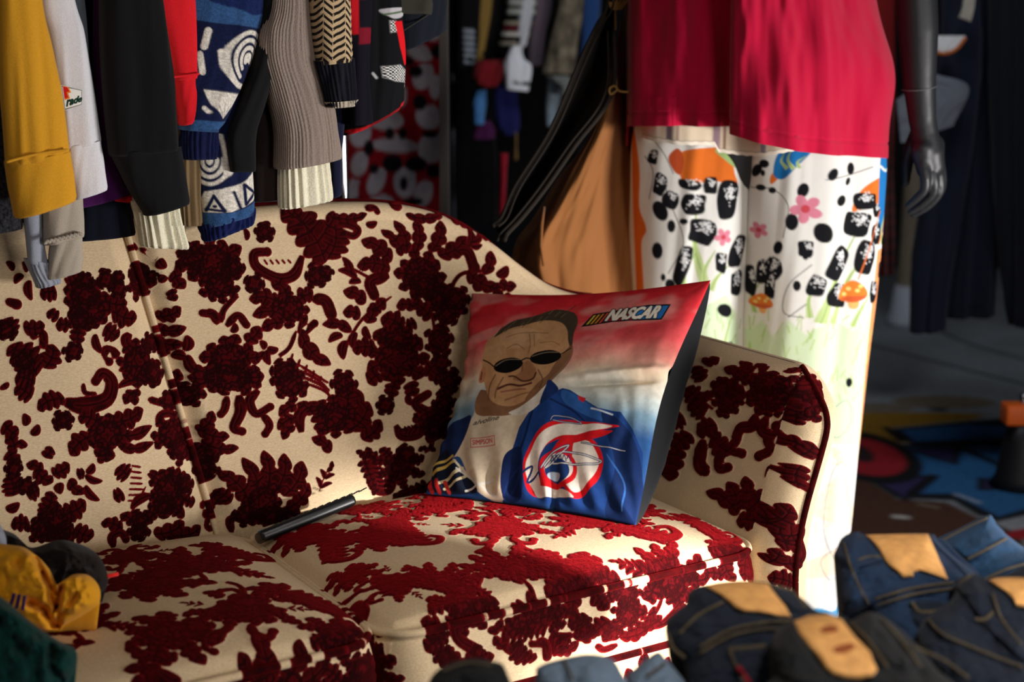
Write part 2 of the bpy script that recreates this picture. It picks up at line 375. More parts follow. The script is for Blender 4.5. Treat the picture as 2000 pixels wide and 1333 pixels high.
    def fill(s, P):
        P = np.asarray(P, float).reshape(-1, 2); v = np.full(len(P), .05); c = np.full(len(P), .05)
        for p in s.P:
            i = cull(P, p, .008)
            if len(i): v[i] = np.minimum(v[i], seg_sd(P[i], p, np.roll(p, -1, 0)))
        for p in s.Cr:
            i = cull(P, p, .004)
            if len(i): c[i] = np.minimum(c[i], seg_sd(P[i], p[:-1], p[1:], False))
        return v, c
def pile(P, v, c, amt=.0028):
    """raise the pile of a fabric grid P along its normals"""
    du = np.gradient(P, axis=1); dv = np.gradient(P, axis=0); n = np.cross(du, dv); n /= np.linalg.norm(n, axis=-1, keepdims=True) + 1e-12
    h = sstep(.0004, -.003, v) * (1 - .4 * sstep(.0032, .0, c)) * amt
    return P + n * h.reshape(P.shape[:2])[..., None]

# ------------------------------------------------------------------ sofa
LEAN = .28
BN = np.array([0, -1, LEAN]) / math.hypot(1, LEAN); BNw = BN[0] * ex + BN[1] * ey + BN[2] * ez
def px_back(T=(0, 0, 1)):
    def f(p):
        W = onp(T[0] + p[:, 0] / T[2], T[1] + p[:, 1] / T[2], SB + ez * SEAT, BNw); x, y, z = w2loc(W); return np.stack([x, z], 1)
    return f
def px_arm(T=(0, 0, 1)):
    P0 = SB + ex * .69 + ez * .5; n = (ex - .28 * ez) / math.hypot(1, .28)
    def f(p):
        U, V = T[0] + p[:, 0] / T[2], T[1] + p[:, 1] / T[2]
        x, y, z = w2loc(onp(U, V, P0, n)); x2, y2, z2 = w2loc(onp(U, V, SB - ey * .462, ey))
        xm = .66 + .0475 + .075 * sstep(.36, .66, z2); nose = .4275 + .0475 * np.arccos(np.clip((xm - x2) / .0475, -1, 1))
        k = -y > .4275; return np.stack([np.where(k, nose, -y), np.where(k, z2, z)], 1)
    return f
def px_seat(u, v):
    x, y, z = w2loc(onz(u, v, SEAT + .02)); return float(x), float(y)

D = Damask()
C2 = (400, 380, 2.777); C1 = (0, 420, 2.777); C3 = (0, 880, 2.943)
D.mp = px_back(C2)
for a in [(1060,330,950,190,62,3),(1080,320,1025,140,66,3),(1130,310,1140,135,74,3),(1210,310,1275,140,80,3),(1250,330,1410,225,92,3),(1000,360,840,245,90,3),(990,400,808,385,92,3),
          (1490,430,1535,300,66,2),(1400,410,1565,505,92,3),(1560,440,1625,385,56,1),(1570,470,1665,490,64,2),(1555,470,1580,560,60,2),(1600,530,1666,600,60,1),
          (1415,290,1425,168,44,1),(1430,260,1495,205,40,1),(1430,280,1490,270,36,1),(1085,110,1315,100,52,4),(1305,85,1500,170,54,4),(1480,165,1600,250,64,3),(1010,62,1085,58,44,1),
          (690,120,880,105,64,4),(870,165,935,150,42,1),(640,370,420,80,190,5),(650,350,700,150,150,4),(560,250,470,90,110,3),(640,200,700,90,80,2),(225,250,212,180,34,0),
          (430,560,345,455,80,2),(480,540,570,520,90,2),(390,585,220,560,92,3),(390,640,235,650,72,2),(400,690,280,725,70,2),(490,740,655,915,84,3),
          (60,690,5,615,40,0),(130,745,150,690,40,0),(200,790,275,705,80,2),(300,830,275,780,40,0),(310,825,375,830,46,0),(310,830,325,915,46,0),(300,840,275,885,38,0),
          (900,830,768,830,100,3),(950,790,885,735,86,2),(920,960,855,1015,96,2),(1000,1010,985,1090,86,2),(1090,1000,1110,1085,86,2),(1170,900,1262,985,96,2),(1190,670,1090,575,84,3),(1050,720,925,660,110,3),(1120,690,1060,710,70,2),
          (850,580,728,515,78,2),(870,620,955,555,72,2),(850,690,885,590,70,2),(820,650,722,630,76,2),(770,730,608,695,62,2),(720,750,640,790,46,1),(835,705,870,775,44,1),(790,735,770,825,48,1),(735,780,720,885,56,1),
          (775,440,735,335,46,1),(810,450,705,405,44,1),(830,465,760,475,40,1),(1070,1070,1095,1135,40,0),(1110,600,1010,600,70,2),
          (470,1130,375,1190,66,2),(470,1195,370,1265,66,2),(460,1240,400,1320,56,2),(640,1290,560,1130,130,4),(700,1250,720,985,140,4),(760,1270,860,1110,110,3),(560,1180,470,1120,60,2),(830,1320,930,1210,90,3)]: D.leaf(*a)
for a in [(1150,430,140,10,130),(1160,480,120,9,90),(590,440,72,6),(640,420,46,5),(320,205,64,6),(440,610,105,8,100),(115,890,150,10,130),(115,985,195,12,105),(430,1010,105,8),(400,950,80,6),(1010,880,165,9,140),(1020,770,110,8,90),(1240,780,85,7),(1280,640,80,7),
          (1290,1000,75,6),(1250,900,60,6),(720,1010,76,6),(680,1190,120,8),(950,1130,58,6),(1330,560,90,7),(1240,560,70,6),(1270,1120,70,6),(1240,1220,60,5),(250,480,60,5)]: D.flower(*a)
for a in [([(980,430),(880,470),(895,540)],74,60,.8),([(1290,330),(1400,300),(1440,390)],60,60,.9),([(520,330),(470,430),(380,450),(270,390),(262,320),(330,310)],66,48,.9),([(400,470),(420,540),(410,640)],60,60,.5),
          ([(660,170),(760,160),(825,190),(800,225),(740,205)],50,38,.9),([(870,80),(920,75),(935,95)],40,34,.8),([(560,560),(630,570),(660,640)],66,66,.8),([(520,650),(500,740),(570,690)],50,40,.9),([(470,730),(430,820),(375,865)],26,24,.3),
          ([(75,690),(90,620),(160,540)],36,30,.4),([(100,710),(160,650),(205,700)],44,44,.8),([(60,700),(30,650),(-20,640)],44,44,.8),([(170,1080),(180,1170),(150,1260),(190,1280)],70,44,.9),([(110,1090),(100,1160),(80,1190)],46,40,.9),([(270,1050),(225,1110),(260,1180),(330,1140)],56,42,.9),([(290,1180),(330,1240),(310,1290)],46,40,.9),
          ([(990,545),(830,665),(720,830)],22,16,0),([(935,480),(870,445),(740,375)],22,16,0),([(1290,530),(1365,430),(1480,410)],26,20,0),([(1200,540),(1240,640),(1260,760)],20,20,0),([(1170,560),(1205,660),(1215,760)],18,18,0),
          ([(1250,1150),(1180,1170),(1115,1120),(1180,1070)],70,48,.8),([(730,1110),(760,1060),(810,1080),(815,1150)],50,46,.8),([(500,1280),(490,1180),(590,1140),(820,1230),(860,1310)],70,60,.6),([(1010,1240),(1050,1300),(1140,1290),(1160,1220),(1120,1210)],60,46,.8),([(1180,1330),(1240,1290)],60,60,.9)]: D.curl(*a)
for k in range(5): D.curl([(450 + 38 * k, 850 + 30 * k), (430 + 40 * k, 910 + 26 * k)], 16, 14, 0)
for k in range(4): D.curl([(470 + 8 * k, 905 + 32 * k), (560 + 24 * k, 960 + 34 * k), (640 + 8 * k, 1010 + 44 * k)], 18, 14, 0)
for k in range(5): D.curl([(330 + 32 * k, 380 - 2 * k), (310 + 32 * k, 350)], 14, 12, 0)
D.mp = px_back(C1)
for a in [(70,300,30,250,40,1),(140,310,120,250,36,0),(120,320,70,370,44,1),(150,350,160,460,50,1),(300,420,205,430,100,3),(360,380,430,300,100,3),(300,560,240,520,70,2),(420,610,405,690,90,2),(560,600,640,660,100,3),(600,520,745,560,110,3),(560,460,690,480,90,3),(360,600,285,590,80,2),
          (500,640,540,745,50,1),(180,860,30,700,170,5),(170,900,60,870,120,4),(220,820,270,690,110,3),(150,980,60,920,110,3),(330,980,180,1040,100,4),(110,600,230,590,90,3),(60,640,0,560,110,3),
          (860,560,980,500,80,3),(850,620,1010,610,70,2),(840,680,1000,700,70,2),(780,830,630,840,60,2),(770,900,620,930,50,1),(720,950,660,1020,60,2),(740,940,720,1030,60,2),(870,720,940,760,60,2),
          (560,1110,770,1050,110,4),(600,1180,820,1140,70,2),(620,1240,830,1230,60,2),(520,1120,400,1080,100,3),(480,1180,360,1290,110,3),(560,1250,560,1330,90,3),(120,1130,110,1060,50,1),(150,1180,190,1120,50,1),(80,1210,130,1240,50,1),(60,1260,20,1180,80,2),(220,1300,260,1240,70,2),
          (1080,1160,1240,1200,80,3),(1100,1230,1290,1260,70,3),(1080,1180,1150,1060,70,3),(940,950,980,840,60,2),(1010,770,940,770,60,1),(1010,760,1090,870,60,1),(1010,740,1010,650,60,1),(860,240,900,290,60,1),(900,330,870,370,50,1),(940,300,1000,400,80,2),(930,400,950,470,60,2),(730,160,760,200,44,1),(30,1260,80,1330,90,2),(0,900,20,930,60,1),(0,1110,80,1180,90,2)]: D.leaf(*a)
for a in [(450,430,130,9,80),(480,520,130,9,100),(420,560,80,7),(570,350,60,6),(640,400,56,6),(110,780,70,7),(380,730,60,6),(830,330,34,6),(770,370,80,7,110),(760,320,60,6),(1130,250,180,11,130),(1180,380,110,9,90),(1040,240,90,7),(1250,280,70,6),(740,800,110,8,140),(820,700,60,7),(830,860,80,7),(560,1180,120,9),(1020,980,90,8,70),(920,1010,60,6),(320,1100,62,6),(20,620,60,6),(930,1190,110,8),(990,1270,90,7),(640,340,44,6),(460,350,50,6)]: D.flower(*a)
for a in [([(190,650),(170,640),(215,640),(220,700)],60,50,.6),([(330,1000),(430,1020),(560,990),(590,900),(540,850),(500,890)],110,50,.9),([(430,900),(440,950),(500,960)],30,26,.5),([(640,760),(560,730),(580,790)],70,44,.9),([(700,640),(680,690),(760,760),(800,850)],70,50,.4),
          ([(840,400),(760,300),(800,370)],60,40,.8),([(980,1060),(900,1030),(810,1000)],40,40,.6),([(980,1090),(880,1080),(860,1120),(920,1140)],46,40,.8),([(800,200),(850,240),(780,190)],30,30,.5),([(20,460),(80,480)],40,60,.8)]: D.curl(*a)
D.mp = px_back(C3)
for a in [(1480,330,1385,35,96,3),(1510,260,1500,-10,96,3),(1560,250,1615,5,100,3),(1620,260,1720,50,110,3),(1440,330,1255,120,110,4),(1650,330,1766,180,90,3),(1330,300,1240,240,90,3),(230,110,130,60,70,2),(180,90,290,170,90,3),(280,120,380,60,90,3),(330,170,330,240,60,1),(380,150,470,240,70,2),(470,130,575,165,44,1),(470,190,560,280,50,1),(480,120,520,60,50,1),(420,120,470,110,70,2),
          (60,250,30,130,130,4),(130,230,210,200,110,3),(20,330,100,290,60,1),(230,360,280,220,110,4),(330,360,480,280,120,4),(160,420,50,420,100,3),(420,440,535,490,110,3),(330,480,420,530,90,3),(720,150,650,90,110,3),(700,240,640,270,90,2),(860,160,890,110,80,2),(960,120,1080,160,100,3),(1060,280,1130,300,70,2),(860,250,740,330,60,1),(700,450,570,410,80,3),(760,420,680,360,70,2),(820,400,880,340,80,2),(880,480,1060,410,100,3),(1000,490,1160,440,90,3),(1200,200,1150,60,110,3),(1240,250,1290,320,70,2)]: D.leaf(*a)
for a in [(1500,290,130,9),(1560,380,140,10,70),(1400,380,80,7,60),(960,220,120,9),(940,310,110,8,80),(1060,200,70,6),(310,400,110,9),(230,440,90,8),(340,470,90,7,70),(800,400,70,6),(790,470,70,6,50),(60,90,60,6),(130,190,60,6),(1190,110,80,7),(1660,380,90,8,60),(1180,40,80,6)]: D.flower(*a)
for a in [([(640,30),(590,0),(560,40)],60,44,.9),([(650,560),(640,490),(690,470),(720,510)],60,44,.9),([(1160,330),(1230,330),(1200,380)],60,50,.9),([(1340,480),(1330,400),(1390,390)],44,40,.9),([(1240,380),(1200,440),(1230,470)],40,40,.6)]: D.curl(*a)
for k in range(7): D.curl([(800 + 4 * k, 90 + 32 * k), (740 - 3 * k, 78 + 34 * k)], 17, 13, 0)
for k in range(5): D.curl([(830 - 16 * k, 200 + 26 * k), (760 - 4 * k, 330 + 8 * k)], 14, 12, 0)
DB = D
# fabric that runs over the back's unseen left half and outer faces keeps the same repeat
D.mp = lambda p: np.stack([-.62 + p[:, 0] * .00095, .70 - p[:, 1] * .0008], 1)
D.peony(0, 0); D.bouquet(0, -190); D.scroll(150, 130); D.rose(-110, 150); D.scroll(-120, -80); D.bouquet(95, 60, .8); D.rose(110, -60, .8); D.peony(60, 240, .8); D.rose(130, 290, .7); D.scroll(0, 130, .7)

D.mp = px_back()
D.rose(775, 905, .62, .2); D.scroll(720, 930, .5, .4); D.bouquet(840, 830, .5, .3); D.scroll(800, 960, .45, 2.)
D.leaf(640, 880, 600, 850, 24, 2); D.leaf(360, 1010, 300, 980, 26, 3); D.sprig(620, 960, 70, 60, 2)
sofa = thing('loveseat', 'cream and burgundy cut-velvet damask sofa with piped seams, a printed cushion on its seat', 'sofa', SB, TH)
def seam_x(z): return -.075 * np.clip((z - SEAT) / .45, -.3, 1.1) ** 1
_bt = cr([(-.1, .878), (.0, .885), (.15, .889), (.30, .886), (.40, .873), (.48, .845), (.54, .806), (.59, .764), (.64, .728), (.70, .705), (.78, .690)], 10)
def back_top(x): return np.interp(np.abs(x), _bt[:, 0], _bt[:, 1])
xs = np.linspace(-.74, .74, 760); tt = np.linspace(0, 1, 330)
BT = .15
def back_front(x, z):
    sx = np.abs(x - seam_x(z)); h = (z - SEAT)
    return LEAN * h + .016 * (1 - sstep(0, .035, sx)) - .020 * np.sin(pi * np.clip(h / .44, 0, 1)) * sstep(0, .16, sx)
X, T_ = np.meshgrid(xs, tt); top = back_top(X); r = .026
zf = .34 + (top - r - .34) * np.clip(T_ / .8, 0, 1)
yf = back_front(X, zf); ph = np.clip((T_ - .8) / .2, 0, 1) * pi / 2
yy = yf + r * (1 - np.cos(ph)); zz = zf + r * np.sin(ph)
vel, cre = DB.fill(np.stack([X, zz], -1))
G = pile(loc2w(X, yy, zz), vel, cre)
mb = MB(); mb.grid(G, vel=vel, cre=cre)
xb = xs[::8]; q = np.linspace(0, 1, 24)[:, None]; tb = back_top(xb)[None]; zb = np.where(q < .25, tb - .012 * (q / .25) ** 2, (tb - .012) * (1 - (q - .25) / .75) + .12 * (q - .25) / .75)
y0 = LEAN * (back_top(xb) - r - SEAT)[None] + r; yb = np.where(q < .25, y0 + (BT - .05) * q / .25, y0 + BT - .05 - .10 * (q - .25) / .75)
XB = np.broadcast_to(xb, zb.shape); v2, c2 = DB.fill(np.stack([XB, zb], -1)); mb.grid(loc2w(XB, yb, zb), vel=v2, cre=c2, flip=True)
backrest = mb.build('backrest', M_VELVET, sofa)
def piping(path_loc, rad, name='piping', par=None, chart=None, dm=None, solid=False):
    p = np.asarray(path_loc); W = loc2w(p[:, 0], p[:, 1], p[:, 2]); ch = p[:, [0, 2]] if chart is None else chart
    v, c = (dm or DB).fill(ch); m = MB(); n = 10
    if solid: v = np.full(len(v), -.01)
    add_tube(m, W, rad, n, caps=False, vel=np.repeat(v, n), cre=np.repeat(c + .01, n)); return m.build(name, M_VELVET, par)
zz_ = np.linspace(.40, .872, 140); sx_ = seam_x(zz_); piping(np.stack([sx_, back_front(sx_, zz_) - .003, zz_], 1), .0052, 'seam_piping', backrest)
xp = np.linspace(-.74, .74, 320); zp = back_top(xp) - .001; piping(np.stack([xp, LEAN * (zp - r - SEAT) + r + .001, zp], 1), .0055, 'top_piping', backrest, solid=True)

# arms -----------------------------------------------------------------
DA = Damask(); DA.mp = px_arm((1250, 600, 2.222))
DA.flower(560, 330, 105, 10, 90); DA.flower(560, 400, 125, 11, 80); DA.flower(360, 420, 70, 8); DA.flower(720, 440, 75, 8, 80); DA.flower(330, 360, 60, 7); DA.flower(720, 370, 60, 6)
for a in [(480,280,420,200,60,2),(540,250,490,200,60,2),(620,260,640,200,60,2),(470,330,350,260,80,3),(660,300,720,260,70,2),(440,400,300,330,80,3),(310,520,220,560,90,3),(290,560,390,640,90,3),(690,310,760,330,50,2),(620,640,570,660,70,2),(700,640,745,580,80,3),(640,700,540,740,70,3),(700,680,680,780,80,3),(720,600,650,590,60,2),
          (430,900,280,800,70,3),(430,890,370,760,70,3),(450,880,450,735,76,3),(470,890,535,790,70,3),(520,940,420,930,90,3),(580,960,570,850,50,2),(560,960,650,850,84,3),(580,980,695,950,90,3),(590,1000,690,1010,70,2),(250,480,180,420,90,3),(220,420,160,360,90,3),(240,330,210,260,80,3),(250,240,330,200,60,2),(560,1110,600,1040,60,2),(600,1100,690,1060,70,2),(200,560,120,640,90,3),(160,480,100,520,100,3),(640,1180,560,1170,80,3),(150,620,120,760,100,3),(600,520,690,560,60,2)]: DA.leaf(*a)
for a in [([(490,470),(470,520),(420,530),(400,570)],60,46,.8),([(420,560),(380,620),(430,640)],46,40,.9),([(540,480),(520,540),(580,560),(585,520)],60,44,.9),([(530,560),(560,620),(510,650)],46,44,.9),([(250,580),(240,680),(270,720)],60,56,.6),([(330,620),(330,700),(370,700)],50,44,.8),([(590,1020),(650,1000),(680,1060),(640,1110)],50,44,.6),([(200,430),(280,380)],60,40,.3),([(720,780),(690,760)],40,40,.8)]: DA.curl(*a)
for k in range(5): DA.curl([(250 + 22 * k, 420 - 18 * k), (290 + 22 * k, 450 - 24 * k)], 14, 12, 0)
DA.mp = lambda p: np.stack([.92 + p[:, 0] * .0009, .44 - p[:, 1] * .0009], 1); DA.peony(0, 0); DA.bouquet(190, 60); DA.scroll(100, -160); DA.rose(330, -30); DA.peony(430, 120); DA.bouquet(420, -120)
DA.mp = lambda p: np.stack([-.02 + p[:, 0] * .0009, .45 - p[:, 1] * .0009], 1); DA.rose(0, 0); DA.scroll(60, -90)
def make_arm(sg):
    # plan of one arm: inner face from the back to the front, round nose, outer face; the whole leans outwards
    ni = 210; y1 = .10; y0 = -.475; th = .095
    s_in = np.linspace(0, 1, 150)[:-1]; s_n = np.linspace(0, pi, 70)[:-1]; s_o = np.linspace(0, 1, 60)
    zr = np.concatenate([np.linspace(.13, .34, 22)[:-1], np.linspace(.34, .63, 150)[:-1], .63 + .035 * np.sin(np.linspace(0, pi / 2, 26))])
    topk = np.concatenate([np.zeros(21 + 149), 1 - np.cos(np.linspace(0, pi / 2, 26))])
    rows = []; charts = []
    for z, k in zip(zr, topk):
        fl = .068 * sstep(.36, .66, z); hw = th / 2 * (1 - .97 * k); xm = .66 + th / 2 + fl
        yfr = y0 + .055 * sstep(.56, .66, z) ** 2 - .008 * sstep(.5, .3, z); rn = min(hw, th / 2)
        yi = y1 + (yfr + th / 2 - y1) * s_in; xi = np.full_like(yi, xm - hw)
        xi = xi + .012 * np.sin(pi * s_in) * (1 - k) * sstep(.4, .5, z)
        xn = xm - hw * np.cos(s_n); yn = yfr + th / 2 - (th / 2) * np.sin(s_n) * (1 - .6 * k)
        yo = yfr + th / 2 + (y1 - yfr - th / 2) * s_o; xo = np.full_like(yo, xm + hw)
        x = np.concatenate([xi, xn, xo]); y = np.concatenate([yi, yn, yo])
        dl = np.concatenate([[0], np.cumsum(np.hypot(np.diff(x), np.diff(y)))])
        rows.append(np.stack([sg * x, y, np.full_like(x, z)], 1)); charts.append(np.stack([dl - y1, np.full_like(x, z + .5 * k * th)], 1))
    R = np.array(rows); v, c = DA.fill(np.array(charts)); W = loc2w(R[..., 0], R[..., 1], R[..., 2])
    if sg < 0: W = W[:, ::-1]; v = v.reshape(R.shape[:2])[:, ::-1].ravel(); c = c.reshape(R.shape[:2])[:, ::-1].ravel()
    return MB().grid(pile(W, v, c), vel=v, cre=c).build('arm', M_VELVET, sofa), R, v
for sg in (1, -1):
    arm, R, v = make_arm(sg)
    i = 149 + 34; pth = R[8:-6, i] + np.array([sg * .0, -.002, 0]); piping(pth, .0048, 'arm_piping', arm, chart=np.stack([np.full(len(pth), .52), pth[:, 2]], 1), dm=DA, solid=True)

# seat cushions --------------------------------------------------------
DS = Damask()
DS.mp = lambda p: np.stack([p[:, 0] * .001, -p[:, 1] * .001], 1)
def seat_put(kind, u, v, k, rot):
    x, y = px_seat(u, v); getattr(DS, kind)(x * 1000, -y * 1000, k * .80, rot)
for a in [('bouquet',860,1140,.75,.5),('rose',690,1120,.6,.4),('scroll',640,1060,.7,.2),('peony',770,1030,.7,1.),('rose',1010,1000,.8,.2),('rose',600,1045,.8,.4),('bouquet',700,1000,.9,.7),('scroll',790,1060,.7,.9),('peony',860,985,.8,.2),('bouquet',1230,1010,.8,.4),('scroll',1370,1030,.7,.8),('peony',980,1040,1.05,.5),('bouquet',1000,1115,.95,.3),('rose',740,1060,.9,.2),('scroll',640,1075,.7,1.2),('scroll',860,1010,.8,-.6),('rose',1120,1110,1.,.9),('bouquet',1320,1090,.85,.9),('scroll',1240,1050,.8,.2),('peony',780,1140,.7,1.6),('rose',900,1165,.7,0),('bouquet',1150,1030,.85,0),('rose',1420,1050,.5,0),('scroll',1050,1160,.6,2.4),
          ('bouquet',380,1120,1.05,.4),('rose',300,1160,1.,.2),('peony',480,1200,1.,.5),('scroll',600,1180,.9,.2),('rose',340,1250,.95,1.2),('bouquet',560,1290,1.,.3),('scroll',300,1330,.9,.9),('rose',720,1260,.8,.3),('peony',250,1100,.8,.2),('scroll',450,1090,.7,.3),('rose',420,1330,.8,0),('bouquet',130,1240,.9,.2),('peony',60,1130,.9,0),('rose',660,1220,.7,.5),('scroll',780,1290,.6,.6)]: seat_put(*a)
for x, y, kd, k, r_ in [(-.50,-.12,'bouquet',.8,.3),(-.56,-.30,'rose',.8,0),(-.44,-.40,'peony',.7,.4),(-.58,-.42,'bouquet',.6,1.),(-.58,-.05,'rose',.7,0),(-.42,-.25,'rose',.7,.6)]: getattr(DS, kd)(x * 1000, -y * 1000, k, r_)
# boxing of the cushions: chart y continues past the front edge (-.47) downwards
def px_front(T):
    def f(p):
        x, y, z = w2loc(onp(T[0] + p[:, 0] / T[2], T[1] + p[:, 1] / T[2], SB - ey * .478, ey)); return np.stack([x, -.47 - (SEAT - z)], 1)
    return f
mD = DS.mp; DS.mp = px_front((1000, 900, 3.078))
for a in [(240,860,165,1015,66,3),(250,870,300,1005,66,3),(230,850,100,920,66,2),(260,850,425,945,74,3),(130,980,15,1060,80,2),(40,1010,-40,1060,80,2),(640,1000,540,1090,90,3),(640,1060,830,985,90,3),(590,960,480,1050,100,3),(470,950,330,1000,80,3),(480,1030,430,1100,80,2),(590,820,520,900,70,2),(790,840,860,760,70,2),(880,730,840,870,80,3),(950,720,985,870,90,3),(930,760,1040,820,60,2),
          (1090,660,1110,730,70,2),(1280,700,1160,690,80,3),(1290,600,1340,730,90,3),(1330,600,1240,560,70,2),(1460,570,1400,730,80,3),(1420,720,1500,680,90,3),(1500,560,1520,740,70,3),(740,1000,900,930,80,3),(250,1150,400,1090,80,3),(50,1150,150,1190,90,3),(360,1060,470,1000,70,2)]: DS.leaf(*a)
for a in [(690,800,110,10,90),(690,930,95,9),(430,1010,80,8),(300,1090,48,6),(30,1130,60,6),(1080,690,44,6),(600,1030,60,6),(1500,640,50,6)]: DS.flower(*a)
for a in [([(215,1200),(190,1110),(115,1100)],50,42,.9),([(260,1130),(240,1060),(340,1050)],50,40,.9),([(820,990),(900,980),(990,890)],56,44,.8),([(1390,640),(1400,560),(1460,580),(1430,690)],50,40,.8),([(640,1110),(560,1140),(520,1120)],50,46,.8)]: DS.curl(*a)
DS.mp = px_front((500, 900, 3.078))
for a in [(1150,1030,1030,960,100,3),(1130,1080,1020,1150,110,3),(1400,1040,1500,965,56,2),(1430,1060,1500,1130,60,2),(1560,1040,1650,975,64,2),(1540,1020,1510,960,50,1),(1600,1040,1680,1010,50,2),(1250,1180,1430,1170,100,3),(1180,1170,1100,1240,90,3),(1690,860,1660,1000,90,3),(1830,880,1800,960,60,2),(1780,870,1840,1010,80,3),(1400,900,1530,930,70,3),(1150,1130,1260,1230,90,3)]: DS.leaf(*a)
for a in [(1100,1040,80,8),(1580,1170,66,7),(1450,905,60,6),(1130,1180,70,7),(1330,1150,50,6)]: DS.flower(*a)
for a in [([(1330,1010),(1250,960),(1220,1070),(1340,1150)],64,80,.6),([(1680,1090),(1730,1090),(1750,1180)],44,60,.8),([(1800,1180),(1790,1110),(1850,1070)],46,40,.8)]: DS.curl(*a)
DS.mp = mD
for x, y, kind, k, rot in [(.015,-.525,'rose',.5,0),(-.10,-.53,'bouquet',.42,0),(-.24,-.53,'rose',.5,0),(-.4,-.53,'scroll',.5,0),(-.55,-.53,'rose',.5,0)]: getattr(DS, kind)(x * 1000, -y * 1000, k, rot)
def make_cushion(x0, x1, bul):
    y0, y1 = -.47, .0; hx, hy = (x1 - x0) / 2, (y1 - y0) / 2; cx, cy = (x0 + x1) / 2, (y0 + y1) / 2; rc = .055
    n1, n2 = 330, 260
    p, q = np.meshgrid(np.linspace(-hx, hx, n1), np.linspace(-hy, hy, n2))
    def corner(p, q):
        a = np.clip((np.abs(p) - hx + rc) / rc, 0, 1); b = np.clip((np.abs(q) - hy + rc) / rc, 0, 1); m = (a > 0) & (b > 0)
        pa = np.where(m, hx - rc + rc * a * np.sqrt(1 - b * b / 2), np.abs(p)); qa = np.where(m, hy - rc + rc * b * np.sqrt(1 - a * a / 2), np.abs(q))
        return np.sign(p) * pa, np.sign(q) * qa
    pp, qq = corner(p, q)
    ed = np.minimum(hx - np.abs(p), hy - np.abs(q))
    dome = SEAT + bul * np.clip(1 - np.abs(pp / hx) ** 5, 0, 1) ** .7 * np.clip(1 - np.abs(qq / hy) ** 4, 0, 1) ** .7 - .008 * (1 - sstep(0, .02, ed))
    X, Y = pp + cx, qq + cy
    v, c = DS.fill(np.stack([X, Y], -1)); mb = MB(); mb.grid(pile(loc2w(X, Y, dome), v, c + .001, .0020), vel=v, cre=c * 1.15)
    # boxing strip
    t = np.linspace(0, 2 * pi, 700, endpoint=False); 
    per = np.vstack([np.stack([np.linspace(-hx, hx, 300), np.full(300, -hy)], 1), np.stack([np.full(200, hx), np.linspace(-hy, hy, 200)], 1), np.stack([np.linspace(hx, -hx, 120), np.full(120, hy)], 1), np.stack([np.full(200, -hx), np.linspace(hy, -hy, 200)], 1)])
    e1, e2 = corner(per[:, 0], per[:, 1]); ring = np.stack([e1 + cx, e2 + cy], 1)
    nr = 60; z = np.linspace(SEAT - .112, SEAT - .008, nr)[:, None]; bl = .010 * np.sin(pi * np.linspace(0, 1, nr))[:, None]
    nrm = ring - [cx, cy]; nn = np.stack([np.sign(e1) * np.clip((np.abs(e1) - hx + rc) / rc, 0, 1), np.sign(e2) * np.clip((np.abs(e2) - hy + rc) / rc, 0, 1)], 1); nn /= np.hypot(nn[:, 0], nn[:, 1])[:, None] + 1e-9
    BX = ring[None, :, 0] + nn[None, :, 0] * bl; BY = ring[None, :, 1] + nn[None, :, 1] * bl; BZ = np.broadcast_to(z, BX.shape)
    ch = np.stack([BX + np.where(np.abs(nn[None, :, 0]) > .8, (BY + .47) * np.sign(nn[None, :, 0]), 0), -.47 - (SEAT - BZ)], -1)
    v, c = DS.fill(ch); mb.grid(pile(loc2w(BX, BY, BZ), v, c + .001, .0022), cu=True, vel=v, cre=c)
    o = mb.build('seat_cushion', M_VELVET_LIT if x0 > 0 else M_VELVET, sofa)
    for zz, rr in ((SEAT - .006, .0055), (SEAT - .112, .0055)):
        pr = np.vstack([ring[::2], ring[:1]]); nq = np.vstack([nn[::2], nn[:1]])
        chp = pr.copy(); chp[:, 1] -= .02 if zz < .4 else 0
        piping(np.stack([pr[:, 0] + nq[:, 0] * .002, pr[:, 1] + nq[:, 1] * .002, np.full(len(pr), zz)], 1), rr, 'cushion_piping', o, chart=chp * [1, 1], dm=DS)
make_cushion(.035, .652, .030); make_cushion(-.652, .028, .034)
# front rail and hidden deck
DR = Damask(); DR.mp = lambda p: np.stack([p[:, 0] * .001, p[:, 1] * -.001], 1)
for x, kind in zip(np.linspace(-.68, .7, 12), ['rose', 'bouquet', 'scroll', 'peony'] * 3): getattr(DR, kind)(x * 1000, -220, .75, .3)
xr, zr2 = np.meshgrid(np.linspace(-.66, .66, 520), np.linspace(0, 1, 70)); zr3 = .13 + .165 * zr2; yr = -.455 - .012 * np.sin(pi * zr2)
v, c = DR.fill(np.stack([xr, zr3], -1)); mb = MB(); mb.grid(pile(loc2w(xr, yr, zr3), v, c), vel=v, cre=c)
xd, yd = np.meshgrid(np.linspace(-.66, .66, 30), np.linspace(-.455, .12, 12)); mb.grid(loc2w(xd, yd, np.full_like(xd, .295))); mb.grid(loc2w(xd, yd, np.full_like(xd, .13)), flip=True)
mb.build('front_rail', M_VELVET, sofa)
M_LEG = mat('dark_walnut', (48, 28, 18), rough=.4, bump=.1, bscale=80)
for sx, sy in ((.66, -.42), (-.66, -.42), (.66, .14), (-.66, .14)):
    m = MB(); zq = np.linspace(0, .135, 8); pth = loc2w(np.full(8, sx), np.full(8, sy), zq); add_tube(m, pth, np.linspace(.014, .026, 8), 14, up=(1, 0, 0)); m.build('leg', M_LEG, sofa)

